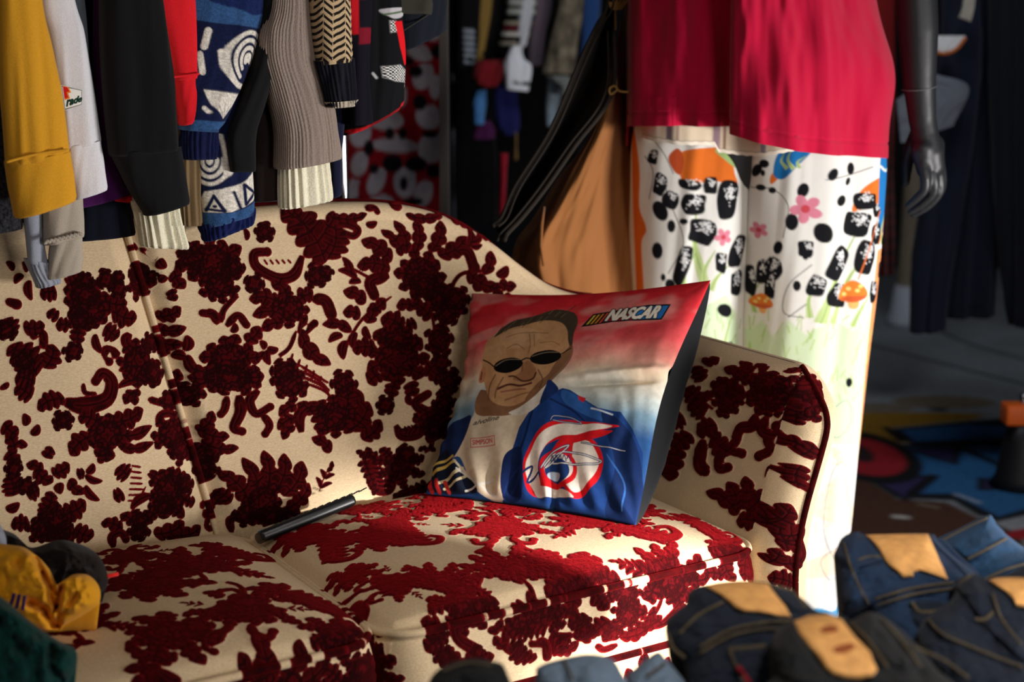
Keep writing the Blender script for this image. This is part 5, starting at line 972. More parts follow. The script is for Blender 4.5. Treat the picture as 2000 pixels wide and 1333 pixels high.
FP.poly(f7([(590,690),(1000,650),(1250,630),(1500,640),(1500,1150),(1180,1220),(1060,1180),(930,1100),(700,1090),(600,1080),(430,960),(560,930),(600,830),(700,780),(570,720)]), (10, 10, 14), smooth=False)
FP.poly(f7([(630,800),(740,800),(1240,780),(1500,760),(1500,1100),(1190,1190),(1070,1130),(930,1060),(720,1060),(630,1050),(480,965),(600,920)]), (38, 92, 140), smooth=False); FP.poly(f7([(640,700),(1000,670),(1240,680),(1220,745),(720,765)]), (34, 82, 130), smooth=False)
for q in ([(690,812),(965,790),(940,890)], [(440,965),(820,962),(660,1095)], [(1095,975),(1400,1030),(1090,1036)]): FP.poly(f7(q), (50, 40, 84), smooth=False); FP.stroke(f7(q), .02, (10, 10, 14), smooth=False, closed=True)
for q in ([(580,790),(740,785),(1180,760)], [(960,790),(1330,960)], [(560,690),(640,760)], [(820,962),(700,1060)], [(1180,790),(1260,750)]): FP.stroke(f7(q), .03, (10, 10, 14), smooth=False)
FP.disc(*f7([(440,845)])[0], .14, .26, (10, 10, 14)); FP.disc(*f7([(430,845)])[0], .105, .19, (150, 24, 34)); FP.disc(*f7([(405,830)])[0], .035, .09, (40, 20, 24)); FP.stroke(f7([(950,1065),(1010,1085),(1075,1110)]), .012, (150, 160, 176)); FP.stroke(f7([(610,1190),(660,1195)]), .02, (200, 196, 190)); FP.stroke(f7([(740,1120),(840,1140)]), .008, (130, 120, 100))
FP.poly(f7([(1200,1310),(1260,1270),(1500,1230),(1500,1330)]), (150, 24, 34), smooth=False); FP.disc(*f7([(850,583)])[0], .03, .02, (14, 14, 16)); FP.stroke(f7([(400,200),(900,330),(1333,440)]), .02, (46, 52, 60)); FP.stroke(f7([(700,60),(1000,200),(1333,300)]), .03, (50, 56, 64), .7)
m = MB(); m.grid(np.stack([gx, gy, 0 * gx + .0015], -1), col=FP.C); fl = [(-3.2, -1.5, 3.6, 7.2)]
x0, y0, x1, y1 = fl[0]; V = np.array([[x0, y0, 0], [x1, y0, 0], [x1, y1, 0], [x0, y1, 0]]); m.add(V, [[0, 1, 2, 3]], col=np.broadcast_to(lin((136, 140, 144)), (4, 3)))
m.build('floor', M_FLOOR, None, kind='structure')
def quad(name, pts, mt): MB().add(np.array(pts, float), [[0, 1, 2, 3]]).build(name, mt, None, smooth=False, kind='structure')
quad('wall_back', [(x0, y1, 0), (x1, y1, 0), (x1, y1, 3), (x0, y1, 3)], M_WALL); quad('wall_left', [(x0, y0, 0), (x0, y1, 0), (x0, y1, 3), (x0, y0, 3)], M_WALL); quad('wall_right', [(x1, 2.6, 0), (x1, y1, 0), (x1, y1, 3), (x1, 2.6, 3)], M_WALL)
quad('ceiling', [(x0, 1.2, 3), (x1, 1.2, 3), (x1, y1, 3), (x0, y1, 3)], M_WALL)
# ------------------------------------------------------------------ red blanket and the pale post beside it
def blanket_paint(P):
    p = Paint(P, (140, 14, 26), 6); R = random.Random(11)
    for cx, cy, rx, ry, rot, c in [(752,235,36,20,.1,0),(770,285,46,14,.05,0),(842,290,26,30,.3,0),(820,105,26,14,.3,0),(826,150,20,26,.4,0),(704,262,20,26,.2,0),(702,320,16,24,.2,0),(735,355,16,28,.4,0),(790,358,22,30,-.1,0),(745,395,24,12,0,0),(826,380,18,26,.3,0),(690,375,10,26,0,0),(836,230,26,22,.6,0),(476,395,30,8,0,0),(520,400,26,12,0,0),(430,420,20,10,.4,0),(780,190,14,20,0,0),(846,60,16,20,0,0),(850,170,12,24,0,0),(800,60,14,10,0,0)]: p.disc(cx, cy, rx, ry, (172, 164, 170), rot); p.disc(cx + rx * .4, cy - ry * .5, rx * .55, ry * .5, (160, 152, 160), rot + .6)
    for cx, cy, rx, ry in [(766,320,20,18),(812,322,22,16),(700,240,14,14),(720,290,10,16),(788,360,8,14),(820,200,14,16),(812,140,14,12),(846,335,14,14),(760,262,9,12),(786,262,9,12),(855,100,14,14),(760,100,14,12),(730,330,10,10),(500,412,18,9),(840,262,16,8),(700,395,12,10),(796,120,12,10),(806,395,20,8)]: p.disc(cx, cy, rx, ry, (16, 12, 14))
    return p.C
def flat_hang(name, label, cat, uL, uR, vT, vB, d, seed, col=None, paint=None, mt=None, amp=.012, freq=9, group=None, nr=150, nu=260):
    U, V = np.meshgrid(np.linspace(uL, uR, nu), np.linspace(vT, vB, nr)); G = at(U, V, d); q = (U - uL) / 100.; G = G + NY * (amp * (np.sin(q * freq * .6 + seed + .4 * np.sin(V * .01)) + fbm(q * 1.5, V * .006, seed)))[..., None]
    B = G + NY * .006; m = MB(); kw = dict(col=paint(np.stack([U, V], -1).reshape(-1, 2))) if paint else {}
    m.grid(G, **kw); m.grid(B, flip=True, **kw)
    if not paint: m.grid(np.stack([G[-1], B[-1]])); m.grid(np.stack([G[:, 0], B[:, 0]])); m.grid(np.stack([B[:, -1], G[:, -1]]))
    return tag(m.build(name, mt, None), label, cat, group)
flat_hang('blanket', 'red fleece blanket with pale grey and black blotches hanging behind the rack', 'blanket', 380, 858, -180, 640, 3.25, 2, paint=blanket_paint, mt=M_PAINT, amp=.012, freq=5)
M_POST = mat('grey_beige_paint', (140, 132, 124), rough=.7, bump=.1, bscale=40)
m = MB(); c = at(866, 300, 3.33); add_box(m, (c[0], c[1], 1.5), (.013, .02, 1.5), r=.3); m.build('trim_1', M_POST, None, kind='structure')

# ------------------------------------------------------------------ blurred rack of clothes further back
M_SH = {}
def bgg(name, label, cat, rows, col, d, th=.03, paint=None, group='garments on the far rack', seed=0, fold=.008):
    G, CH = hang(rows, on_depth(d), NY, th, nr=60, nc=60, fold=fold, seed=seed, vfreq=1.5)
    m = MB()
    G = np.concatenate([G[:1].mean(1, keepdims=True) + 0 * G[:1], G]); CH = np.concatenate([CH[:1], CH])
    if paint: m.grid(G, cu=True, col=paint(CH.reshape(-1, 2))); mt = M_PAINT
    else:
        m.grid(G, cu=True); mt = M_SH.setdefault(col, cloth('cloth_' + str(len(M_SH)), col))
    return tag(m.build(name, mt, None), label, cat, group)
BD = 4.6
def stripes(base, items):
    def f(P):
        p = Paint(P, base, 4)
        for q, wd, c in items: p.stroke(q, wd, c)
        return p.C
    return f
bgg('sweatshirt', 'black sleeve with small white marks, leftmost on the far rack', 'sweatshirt', [(906,-220,950,-220),(896,0,940,0),(894,90,936,90),(892,132,926,130)], None, BD, paint=stripes((12, 12, 14), [([(912, 60 + 12 * k), (924, 62 + 12 * k)], 6, (150, 156, 166)) for k in range(6)]))
bgg('jacket', 'black sleeve with an old-gold stripe on the far rack', 'jacket', [(946,-220,990,-220),(930,0,976,0),(926,60,966,62),(922,122,950,120)], None, BD + .03, paint=stripes((14, 12, 10), [([(952, -40), (950, 20), (934, 118)], 16, (132, 104, 52))]))
bgg('sweater', 'black, white and maroon striped sleeve on the far rack', 'sweater', [(1000,-220,1060,-220),(990,0,1050,0),(984,50,1040,50),(976,90,1030,92)], None, BD + .02, paint=stripes((16, 14, 14), [([(990, 4), (1060, 6)], 8, (176, 176, 168)), ([(985, 22), (1055, 24)], 8, (170, 172, 160)), ([(985, 44), (1050, 46)], 6, (150, 140, 120)), ([(984, 54), (1030, 56)], 12, (80, 16, 26)), ([(980, 66), (1040, 68)], 8, (186, 180, 168)), ([(976, 84), (1040, 86)], 7, (170, 160, 140)), ([(1032, 0), (1020, 80)], 20, (190, 190, 196))]))
bgg('jacket', 'white cuff end of a sleeve below the striped one on the far rack', 'jacket', [(1000,90,1020,90),(992,110,1018,110),(986,130,1040,130),(990,172,1034,176)], None, BD - .05, paint=stripes((226, 226, 232), [([(1008, 160), (1034, 164)], 8, (20, 20, 24))]))
bgg('sweatshirt', 'mauve-grey sleeve right of the striped one on the far rack', 'sweatshirt', [(1060,-220,1090,-220),(1044,0,1080,0),(1036,60,1068,62),(1028,128,1060,126)], (96, 82, 90), BD + .05)
bgg('jacket', 'camouflage sleeve with tan and grey mottling on the far rack', 'jacket', [(1100,-220,1146,-220),(1092,0,1142,0),(1080,70,1132,70),(1062,142,1124,142)], None, BD - .02, paint=lambda P: lin((110, 100, 84)) * (1 + 1.1 * fbm(P[:, :1] * .09, P[:, 1:] * .05, 6)).clip(.15, 2))
bgg('jacket', 'blue sleeve at the right end of the far rack', 'jacket', [(1148,-220,1180,-220),(1140,0,1172,0),(1134,80,1160,80),(1126,130,1150,130)], (36, 66, 116), BD + .06)
bgg('sweatshirt', 'black sleeve between the gold-striped and the striped ones on the far rack', 'sweatshirt', [(976,-220,1010,-220),(966,0,996,0),(956,80,984,80),(950,132,976,132)], (16, 16, 18), BD + .08)
bgg('sweatshirt', 'dark red bundle of cloth on the lower far rail', 'sweatshirt', [(940,118,972,118),(928,130,986,130),(930,150,984,150),(940,168,970,166)], (112, 20, 26), BD - .03, fold=.02)
bgg('shirt', 'dark red cloth behind the red bundle on the lower far rail', 'shirt', [(962,116,1000,116),(960,130,1004,130),(966,150,1000,152)], (84, 14, 20), BD + .02)
bgg('jacket', 'light blue striped sleeve low on the far rack', 'jacket', [(932,176,950,176),(926,200,948,200),(925,220,946,220),(925,240,946,240)], (70, 120, 176), BD)
bgg('trousers', 'plum cloth hanging under the light blue sleeve', 'trousers', [(930,236,960,236),(926,250,968,250),(926,270,968,268)], (70, 24, 66), BD + .02)
bgg('sweatshirt', 'dark royal blue top low on the far rack', 'sweatshirt', [(968,160,1010,160),(966,200,1012,200),(972,240,1016,240),(984,262,1010,260)], (26, 28, 80), BD)
bgg('jacket', 'grey-white sleeve low on the far rack behind the canvas flap', 'jacket', [(1074,150,1096,150),(1070,180,1092,180),(1066,214,1090,214),(1066,244,1086,242)], (136, 152, 164), BD)
bgg('jacket', 'curved grey pipe-like sleeve below the camouflage one', 'jacket', [(1066,148,1110,148),(1080,156,1114,156),(1094,170,1112,172),(1096,186,1108,186)], (110, 112, 108), BD - .06)
bgg('trousers', 'bright red narrow trouser leg low on the far rack', 'trousers', [(978,300,992,300),(976,340,990,340),(974,380,988,380),(972,416,986,416)], (150, 18, 36), BD)
bgg('trousers', 'dark bronze strip of cloth low on the far rack', 'trousers', [(1004,256,1010,256),(1004,290,1010,290),(1002,310,1010,310)], (110, 84, 34), BD)
bgg('coat', 'long black coat in the dark gap left of the far rack', 'coat', [(872,-220,900,-220),(872,0,904,0),(874,200,960,200),(876,430,972,430)], (10, 10, 12), BD + .3)
bgg('coat', 'long black coat in the dark middle of the far rack', 'coat', [(960,-220,1140,-220),(960,100,1140,100),(970,300,1130,300),(980,440,1110,440)], (9, 9, 11), BD + .34)
fr = thing('clothes_rack', 'dark clothes rack at the back carrying the blurred sleeves', 'clothes rack', at(1010, 0, BD) * [1, 1, 0])
M_DST = mat('dark_steel', (40, 40, 44), rough=.4, metal=1)
pL = at(880, 0, BD + .05); pR = at(1170, 0, BD + .05)
m = MB(); add_tube(m, np.linspace([pL[0], pL[1], 1.52], [pR[0], pR[1], 1.52], 5), .014, 12); m.build('rail', M_DST, fr)
for q in (pL, pR): m = MB(); add_tube(m, np.linspace([q[0], q[1] + .1, .0], [q[0], q[1], 1.53], 5), .014, 12, up=(1, 0, 0)); m.build('post', M_DST, fr)

# ------------------------------------------------------------------ dark clothes at the right
RD = 4.0
bgg('trousers', 'long dark navy trousers hanging right behind the mannequin hand', 'trousers', [(1822,-160,1900,-160),(1830,60,1912,60),(1818,200,1905,200),(1800,400,1880,400),(1790,560,1850,560),(1786,646,1846,643)], (17, 21, 36), RD, group=None, fold=.02, seed=4)
bgg('coat', 'dark navy coat with a sagging hem, middle of the dark row at right', 'coat', [(1880,-160,1960,-160),(1880,60,1960,60),(1862,240,1960,240),(1850,430,1950,430),(1846,620,1934,612)], (15, 18, 32), RD + .03, group=None, fold=.02, seed=5)
bgg('coat', 'black coat at the right edge of the picture', 'coat', [(1930,-160,2080,-160),(1936,100,2080,100),(1946,350,2080,350),(1958,560,2080,560),(1962,630,2080,640)], (12, 13, 20), RD - .04, group=None, fold=.02, seed=6)
M_PATCHG = cloth('grey_wool', (92, 96, 104))
mbx, _ = sheet([(1752,196),(1756,240),(1760,280)], [(1826,144),(1892,170),(1862,246)], lambda t, s: RD - .12 + .03 * s + 0 * t, 4, .01); tag(mbx.build('bag', M_PATCHG, None), 'flat grey cloth bag hanging behind the mannequin wrist', 'bag')
mbx, _ = sheet([(1822,70),(1824,88),(1836,104)], [(1886,70),(1872,96),(1846,106)], lambda t, s: RD - .10 + 0 * (t + s), 6, .004); t_ = tag(mbx.build('cap', cloth('white_cap', (196, 196, 196)), None), 'small white cap with orange brim edge hanging behind the mannequin forearm', 'cap')
m = MB(); add_tube(m, cr(at(np.array([1826, 1846, 1868, 1886]), np.array([102, 105, 96, 74]), np.full(4, RD - .105)), 6), .0045, 6); m.build('brim_edge', cloth('orange_braid', (170, 90, 40)), t_, 'orange brim edge')
mbx, _ = sheet([(1884,-10),(1880,20),(1874,34)], [(1906,-10),(1902,20),(1896,42)], lambda t, s: RD - .1 + 0 * (t + s), 7, .003); tag(mbx.build('tag', cloth('paper_tag', (150, 144, 132)), None), 'pale paper tag at the top of the dark trousers', 'tag')
def plaid2(P):
    p = Paint(P, (120, 26, 26), 4); u, v = P[:, 0], P[:, 1]
    for k in range(12): p.stroke([(1660, 300 + 24 * k), (1800, 300 + 24 * k)], 9, (40, 16, 18))
    for k in range(8): p.stroke([(1690 + 14 * k, 200), (1690 + 14 * k, 640)], 5, (30, 14, 18)); p.stroke([(1697 + 14 * k, 200), (1697 + 14 * k, 640)], 2, (170, 150, 140), .6)
    return p.C
bgg('shirt', 'red plaid flannel shirt seen between trousers and pale post', 'shirt', [(1690,-100,1750,-100),(1700,200,1746,200),(1700,400,1744,400),(1700,535,1742,533)], None, RD + .6, paint=plaid2, group=None)
post = thing('display_post', 'pale wooden post with a flared white foot standing on the floor at right', 'post', onz(1771, 636, 0))
pb = onz(1771, 636, 0.); zq = np.array([0, .02, .05, .12, .3, .6, 1.0, 1.5]); rq = np.array([.066, .066, .054, .047, .043, .039, .036, .034])
m = MB(); add_tube(m, np.stack([np.full(8, pb[0]), np.full(8, pb[1]), zq + .03], 1), rq, 20, up=(1, 0, 0)); m.build('shaft', mat('pale_wood', (150, 134, 112), rough=.7, vary=.1, bscale=20), post)
m = MB(); add_tube(m, np.array([[pb[0], pb[1], 0.002], [pb[0], pb[1], .03], [pb[0], pb[1], .06], [pb[0], pb[1], .16]]), [.080, .078, .066, .052], 24, up=(1, 0, 0)); m.build('foot', mat('white_paint', (206, 210, 220), rough=.5), post, 'white flared foot')

# orange-clamped stand at the right edge
st_ = thing('rolling_stand', 'steel stand with an orange square clamp and black base at the right edge', 'stand', onz(2010, 960, 0))
q = onz(2010, 960, 0.); D_ = float((q - C0) @ cF); cc = at(1984, 808, D_)
m = MB(); add_box(m, cc + [.02, 0, 0], (.052, .03, .026), r=.25); m.build('clamp', mat('orange_enamel', (226, 100, 30), rough=.45), st_, 'orange square clamp')
m = MB(); add_tube(m, np.array([[cc[0] + .02, cc[1], .06], [cc[0] + .02, cc[1], cc[2] + .03], [cc[0] + .02, cc[1], cc[2] + .05]]), [.012, .012, .012], 14, up=(1, 0, 0)); m.build('pole', M_CHROME, st_)
m = MB(); add_tube(m, np.array([[cc[0] + .02, cc[1], .003], [cc[0] + .02, cc[1], .03], [cc[0] + .02, cc[1], .12], [cc[0] + .02, cc[1], cc[2] - .03]]), [.075, .06, .045, .035], 20, up=(1, 0, 0)); m.build('base', mat('black_iron', (26, 27, 30), rough=.5), st_)

# ------------------------------------------------------------------ jeans piled on a table in front
def denim(name, c): return cloth(name, c, bump=.5, bscale=420, vary=.2, sheen=.05)
M_D1 = denim('indigo_denim', (30, 46, 70)); M_D2 = denim('dark_denim', (27, 33, 45)); M_D3 = denim('black_denim_faded', (30, 31, 33)); M_D4 = denim('pale_denim', (104, 122, 142)); M_D5 = denim('mid_denim', (34, 60, 88))
M_STITCH = mat('stitch_thread', (78, 68, 52), rough=.8); M_TAB = cloth('red_tab', (130, 20, 34)); M_PATCH = mat('tan_leather', (212, 156, 92), rough=.75, bump=.2, bscale=90, vary=.18)
M_STAIN = mat('stained_leather', (140, 74, 36), rough=.8)
def jeans(label, outline, d0, tilt, mt, parts=(), seed=0, bulge=.035, T=(1280, 980, 2.778)):
    """a folded pair of jeans: outline, waistband, loops, patch and seams as measured on the photo; the surface lies tilted and puffs up from its edge"""
    f = lambda q: np.stack([T[0] + np.asarray(q, float)[:, 0] / T[2], T[1] + np.asarray(q, float)[:, 1] / T[2]], 1)
    O = cr(f(outline), 8, True); vc = O[:, 1].mean(); c = O.mean(0)
    def surf(U, V, lift=0., nz=1.):
        sh = U.shape; P = np.stack([U.ravel(), V.ravel()], 1); e = np.clip(-seg_sd(P, O, np.roll(O, -1, 0)), 0, None).reshape(sh)
        b = bulge * np.sqrt(np.clip(1 - (1 - np.clip(e / 70, 0, 1)) ** 2, 0, 1)); w_ = .010 * fbm(U / 45 + seed, V / 45, seed) + .006 * (1 - 2 * np.abs(fbm(U / 70, V / 30, seed + 5, 2))) 
        return at(U, V, d0 - tilt * (V - vc) / 1000 - b - nz * w_ * np.clip(e / 25, 0, 1) - lift)
    root = thing('jeans', label, 'jeans', at(c[0], c[1], d0), 0, 'jeans piled in the foreground')
    def fill(poly, lift, smooth=True, thick=.004, n=26, nz=1.):
        p = cr(poly, 8, True) if smooth else np.vstack([np.linspace(a, b, 8, endpoint=False) for a, b in zip(poly, np.roll(poly, -1, 0))]); cc = p.mean(0); k = np.linspace(0, 1, n)[:, None]
        U = cc[0] + (p[:, 0] - cc[0])[None] * k; V = cc[1] + (p[:, 1] - cc[1])[None] * k
        L = lift * np.sqrt(np.clip(1.02 - k ** 6, 0, 1)); A = surf(U, V, L, nz); B = surf(U, V, -thick + 0 * k)
        m = MB(); m.grid(A, cu=True); m.grid(B, cu=True, flip=True); m.grid(np.stack([A[-1], B[-1]]), cu=True); return m
    m = fill(O, .0, True, .05, 50); Bv = m.V[1]; cz = Bv.mean(0); Bv[:, :2] = cz[:2] + (Bv[:, :2] - cz[:2]) * .82; Bv[:, 2] = np.minimum(.500, m.V[0][:, 2]); m.V[2][len(m.V[2]) // 2:] = Bv[-len(m.V[2]) // 2:]; m.build('legs', mt, root)
    last = root
    for name, kind, pts, m_ in parts:
        q = f(pts)
        if kind == 'fill':
            last = fill(q, .006 if name != 'leather_patch' else .013, name != 'leather_patch', nz=1. if name != 'leather_patch' else .25).build(name, m_ or mt, root, 'worn tan leather patch' if name == 'leather_patch' else None)
        elif kind == 'stain': fill(q, .0142, True, -.008, 10, .25).build(name, m_, last, 'dark brown stain')
        else:
            p = cr(q, 10) if len(q) > 2 else np.linspace(q[0], q[1], 12); m = MB(); add_tube(m, surf(p[:, :1], p[:, 1:], .0055)[:, 0], kind, 6); m.build(name, m_ or M_STITCH, root, 'red tab at the pocket edge' if name == 'tab' else None)
    return root
S1 = .0014
jeans('mid-blue jeans at far right, waistband peak highest in the pile', [(1500,230),(1660,140),(1800,75),(1835,95),(1860,140),(1930,200),(2000,250),(2100,300),(2100,640),(1800,600),(1700,480),(1600,340)], 1.72, .5, M_D5,
      [('waistband', 'fill', [(1530,222),(1660,145),(1800,80),(1835,110),(1900,190),(1800,250),(1690,310),(1600,270)], None), ('stitching', S1, [(1535,226),(1660,158),(1800,92)], None), ('stitching', S1, [(1690,316),(1800,258),(1905,200)], None), ('stitching', S1, [(1780,425),(1900,370),(2040,330)], None)], 3)
jeans('indigo jeans with large pale tan patch, uppermost pair beside the printed trousers', [(966,300),(985,250),(1010,200),(1060,170),(1110,165),(1145,180),(1480,175),(1530,215),(1620,300),(1740,395),(1760,520),(1700,760),(1400,860),(1220,700),(1160,590),(1090,600),(1010,585),(990,480),(985,380)], 1.64, .55, M_D1,
      [('waistband', 'fill', [(985,260),(1010,205),(1060,175),(1130,180),(1215,275),(1240,318),(1130,312),(1100,400),(1165,560),(1100,590),(1015,575),(1002,470),(988,380)], None), ('stitching', S1, [(1022,225),(1058,350),(1110,470),(1158,560)], None), ('stitching', S1, [(1100,318),(1160,300),(1225,300)], None),
       ('leather_patch', 'fill', [(1140,182),(1310,176),(1480,176),(1530,290),(1590,425),(1545,412),(1440,378),(1402,388),(1402,412),(1340,415),(1310,385),(1262,350),(1240,320),(1215,270),(1180,225)], M_PATCH),
       ('stitching', S1, [(1190,530),(1400,470),(1620,440)], None), ('stitching', S1, [(1200,565),(1400,505),(1630,470)], None), ('belt_loop', 'fill', [(1502,215),(1560,205),(1650,290),(1745,380),(1752,405),(1700,412),(1620,330)], None), ('back_pocket', 'fill', [(1395,550),(1600,560),(1700,640),(1660,780),(1440,700)], M_D2), ('stitching', S1 * 1.5, [(1392,552),(1440,600),(1560,592)], None)], 2)
jeans('dark jeans at right edge with torn patch running out of the frame', [(1640,450),(1720,392),(1800,420),(1900,395),(2100,400),(2100,1100),(1700,1100),(1480,900),(1420,740),(1480,620),(1600,540)], 1.53, .55, M_D2,
      [('leather_patch', 'fill', [(1808,428),(1850,415),(1960,412),(2100,420),(2100,600),(1990,575),(1958,570),(1940,530),(1900,490),(1850,460)], M_PATCH), ('belt_loop', 'fill', [(1622,440),(1720,392),(1750,430),(1835,600),(1795,640),(1740,610),(1680,520)], None), ('belt_loop', 'fill', [(1762,640),(1830,612),(1930,720),(2010,800),(2010,870),(1900,780)], None), ('stitching', S1 * 1.4, [(1735,640),(1790,640),(1832,600)], None), ('stitching', S1, [(1830,500),(1880,640),(1990,780)], None), ('stitching', S1, [(1480,640),(1560,720),(1740,800),(1990,900)], None), ('stitching', S1, [(1650,445),(1720,398)], None)], 6)
jeans('dark jeans with curved tan patch, leftmost of the dark pile against the seat front', [(55,720),(60,650),(110,600),(160,560),(180,500),(220,465),(262,455),(430,432),(600,440),(720,478),(800,530),(870,590),(960,640),(900,900),(760,1100),(230,1100),(180,960),(150,870),(80,800)], 1.50, .55, M_D2,
      [('waistband', 'fill', [(622,462),(700,470),(800,540),(855,590),(800,606),(740,580),(650,505)], None), ('stitching', S1 * 1.6, [(640,462),(740,492),(815,580)], None), ('leather_patch', 'fill', [(262,458),(340,440),(430,432),(520,435),(610,448),(640,480),(700,560),(745,628),(680,628),(560,605),(480,602),(430,580),(400,550),(350,510)], M_PATCH),
       ('stitching', S1, [(130,720),(230,620),(370,545)], None), ('stitching', S1, [(240,790),(400,700),(560,662),(740,645)], None), ('stitching', S1, [(232,830),(400,735),(560,695),(720,690)], None), ('back_pocket', 'fill', [(400,800),(600,785),(640,900),(620,1060),(480,1060),(430,900)], None), ('stitching', S1 * 1.5, [(400,802),(500,795),(600,785)], None), ('stitching', S1, [(402,810),(440,900),(500,1010)], None), ('tab', .003, [(452,905),(480,945),(508,985)], M_TAB), ('stitching', S1 * 1.4, [(62,710),(100,800),(160,850)], None)], 4)
jeans('black faded jeans with long brown-stained patch, front middle of the pile', [(615,850),(620,780),(660,700),(745,648),(1000,620),(1060,645),(1160,600),(1260,640),(1400,760),(1520,900),(1640,1100),(650,1100),(630,950)], 1.40, .5, M_D3,
      [('waistband', 'fill', [(625,790),(665,705),(750,655),(800,760),(900,900),(940,960),(860,1000),(700,960),(640,880)], None), ('leather_patch', 'fill', [(752,650),(830,620),(960,612),(1010,640),(1050,690),(1090,740),(1170,820),(1210,920),(1190,950),(1100,965),(1030,960),(960,940),(920,910),(880,850),(820,780),(770,710)], M_PATCH), ('stain', 'stain', [(880,690),(960,665),(1010,690),(980,715),(900,720)], M_STAIN), ('stain', 'stain', [(950,790),(1060,760),(1100,790),(1040,830),(960,830)], M_STAIN),
       ('belt_loop', 'fill', [(1072,660),(1150,622),(1200,645),(1290,760),(1380,870),(1310,905),(1225,830)], None), ('stitching', S1, [(1060,655),(1160,760),(1260,900)], None), ('stitching', S1, [(1230,640),(1340,760),(1440,900)], None), ('stitching', S1, [(1400,790),(1560,860),(1700,960)], None)], 5)
FT = (0, 0, 1)
jeans('pale blue jeans at bottom edge below the cushion front, left of the dark pile', [(1046,1320),(1056,1300),(1100,1286),(1150,1278),(1190,1286),(1212,1310),(1230,1380),(1060,1400)], 1.42, .3, M_D4, [('waistband', 'fill', [(1050,1318),(1060,1302),(1100,1290),(1098,1330),(1060,1340)], None), ('stitching', S1, [(1100,1290),(1120,1330)], None)], 7, .02, FT)
jeans('pale blue jeans at bottom edge touching the leftmost dark jeans', [(1222,1330),(1250,1298),(1284,1274),(1304,1292),(1336,1330),(1390,1400),(1220,1410)], 1.44, .3, M_D4, [('waistband', 'fill', [(1226,1328),(1252,1300),(1284,1278),(1298,1296),(1262,1322),(1240,1346)], None), ('stitching', S1, [(1262,1322),(1298,1298)], None)], 8, .02, FT)
jeans('black jeans at bottom edge, only a rounded top showing', [(836,1340),(860,1306),(910,1288),(960,1292),(988,1310),(1000,1400),(840,1410)], 1.42, .3, M_D3, [('stitching', S1, [(862,1312),(910,1296),(960,1300)], None)], 9, .02, FT)
tb = thing('table', 'low trestle table under the pile of jeans', 'table', (.18, 1.15, 0))
M_TABLE = mat('table_laminate', (60, 54, 50), rough=.6)
m = MB(); add_box(m, (.33, 1.11, .475), (.45, .37, .015), r=.5); m.build('table_top', M_TABLE, tb)
for sx in (-.40, .40):
    for sy in (-.32, .32): m = MB(); add_box(m, (.33 + sx, 1.11 + sy, .231), (.02, .02, .231), r=.3); m.build('leg', M_TABLE, tb)

# ------------------------------------------------------------------ clothes heaped on the left cushion
def heap(name, label, cat, poly, d, thick, mt, seed, amp=.018, creases=(), freq=3.2, tilt=0., group=None, parent=None):
    p = cr(poly, 10, True); c = p.mean(0); nr = 60; k = np.linspace(0, 1, nr)[:, None]
    U = c[0] + (p[:, 0] - c[0])[None] * k; V = c[1] + (p[:, 1] - c[1])[None] * k; dd = d - tilt * (V - c[1]) / 1000.
    h = thick * np.sqrt(np.clip(1 - k ** 2.4, 0, 1)) + 0 * U; w_ = fbm(U * freq / 60, V * freq / 60, seed, 3); rid = 1 - np.abs(fbm(U * freq / 110 + 3, V * freq / 110, seed + 9, 2)) * 3
    h = h + (amp * w_ + amp * .7 * np.clip(rid, -1, 1)) * sstep(1.0, .75, k)
    for q, wd, dp in creases:
        sd = seg_sd(np.stack([U, V], -1).reshape(-1, 2), np.array(q[:-1], float), np.array(q[1:], float), False).reshape(U.shape); h = h - dp * np.exp(-(sd / wd) ** 2) * sstep(1.02, .9, k)
    F_ = at(U, V, dd - h); B_ = at(U, V, dd + thick * .45 * np.sqrt(np.clip(1 - k ** 2.2, 0, 1)) + 0 * U); cB = B_.mean((0, 1)); B_[..., :2] = cB[:2] + (B_[..., :2] - cB[:2]) * .88; B_[..., 2] = np.minimum(F_[..., 2], .447); B_[-1] = F_[-1]; m = MB(); m.grid(F_, cu=True); m.grid(B_, cu=True, flip=True)
    o = m.build(name, mt, parent); return tag(o, label, cat, group) if parent is None else o
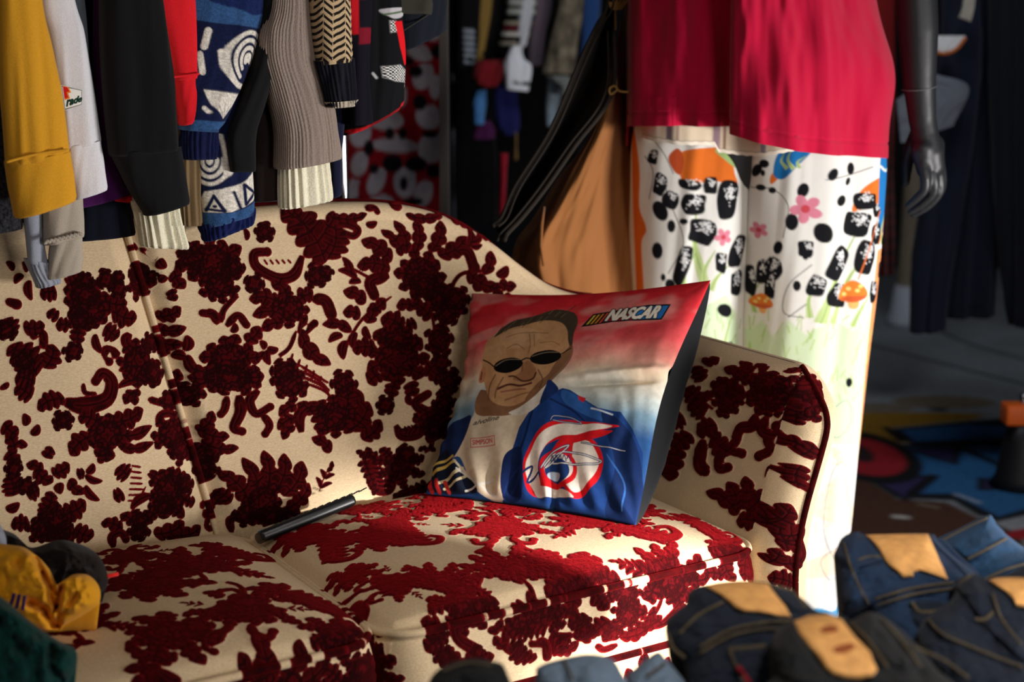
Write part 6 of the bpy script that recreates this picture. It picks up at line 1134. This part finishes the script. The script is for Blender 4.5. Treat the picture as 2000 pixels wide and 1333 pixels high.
M_YEL = cloth('yellow_jersey', (232, 160, 30), bump=.3); M_GRN = cloth('bottle_green_cloth', (14, 62, 56)); M_DBR = cloth('brown_black_cloth', (30, 23, 20))
heap('jacket', 'brown-black cloth lying on the left cushion behind the yellow jersey', 'jacket', [(-60,1030),(20,1040),(60,1070),(120,1055),(180,1075),(206,1110),(206,1150),(150,1180),(40,1150),(-60,1140)], 1.93, .05, M_DBR, 3, .010)
y_ = heap('jersey', 'crumpled yellow jersey with purple stripes on the left cushion', 'jersey', [(-60,1075),(30,1066),(70,1085),(96,1112),(116,1146),(140,1124),(172,1124),(194,1148),(192,1180),(160,1204),(126,1222),(112,1232),(60,1230),(-60,1210)], 1.84, .05, M_YEL, 5, .008, creases=[([(70,1090),(92,1140),(104,1180)], 7, .018), ([(118,1148),(112,1190),(116,1228)], 6, .022), ([(84,1120),(108,1160)], 5, .012), ([(60,1180),(86,1190),(104,1222)], 9, .03), ([(150,1160),(120,1200)], 6, .008), ([(110,1186),(104,1196)], 4, .02)])
M_PST = cloth('purple_braid', (60, 30, 80))
for k in range(3):
    m = MB(); q0 = at(28 + 10 * k, 1160 + 2 * k, 1.772); q1 = at(20 + 12 * k, 1186 + 3 * k, 1.772); add_tube(m, np.linspace(q0, q1, 5), .0022, 6); m.build('stripe', M_PST, y_, 'purple stripe')
heap('sweatshirt', 'bottle green cloth in front of the yellow jersey, bottom left corner', 'sweatshirt', [(-80,1130),(0,1166),(60,1215),(110,1250),(146,1268),(150,1300),(136,1330),(100,1380),(-80,1400)], 1.66, .05, M_GRN, 7, .010, creases=[([(100,1262),(96,1300),(120,1330)], 8, .015), ([(0,1220),(60,1290)], 14, .01)])
heap('towel', 'scrap of grey cloth at the left edge above the yellow jersey', 'cloth', [(-50,1010),(-10,1015),(8,1040),(12,1062),(0,1072),(-50,1076)], 1.86, .02, M_ASH, 9, .004)
m = MB(); add_tube(m, at(np.array([196, 212, 230]), np.array([1122, 1126, 1122]), np.array([1.93, 1.93, 1.94])), .0028, 8); tag(m.build('ribbon', cloth('bright_red_ribbon', (220, 40, 36)), None), 'small bright red ribbon end beside the brown-black cloth on the cushion', 'ribbon')
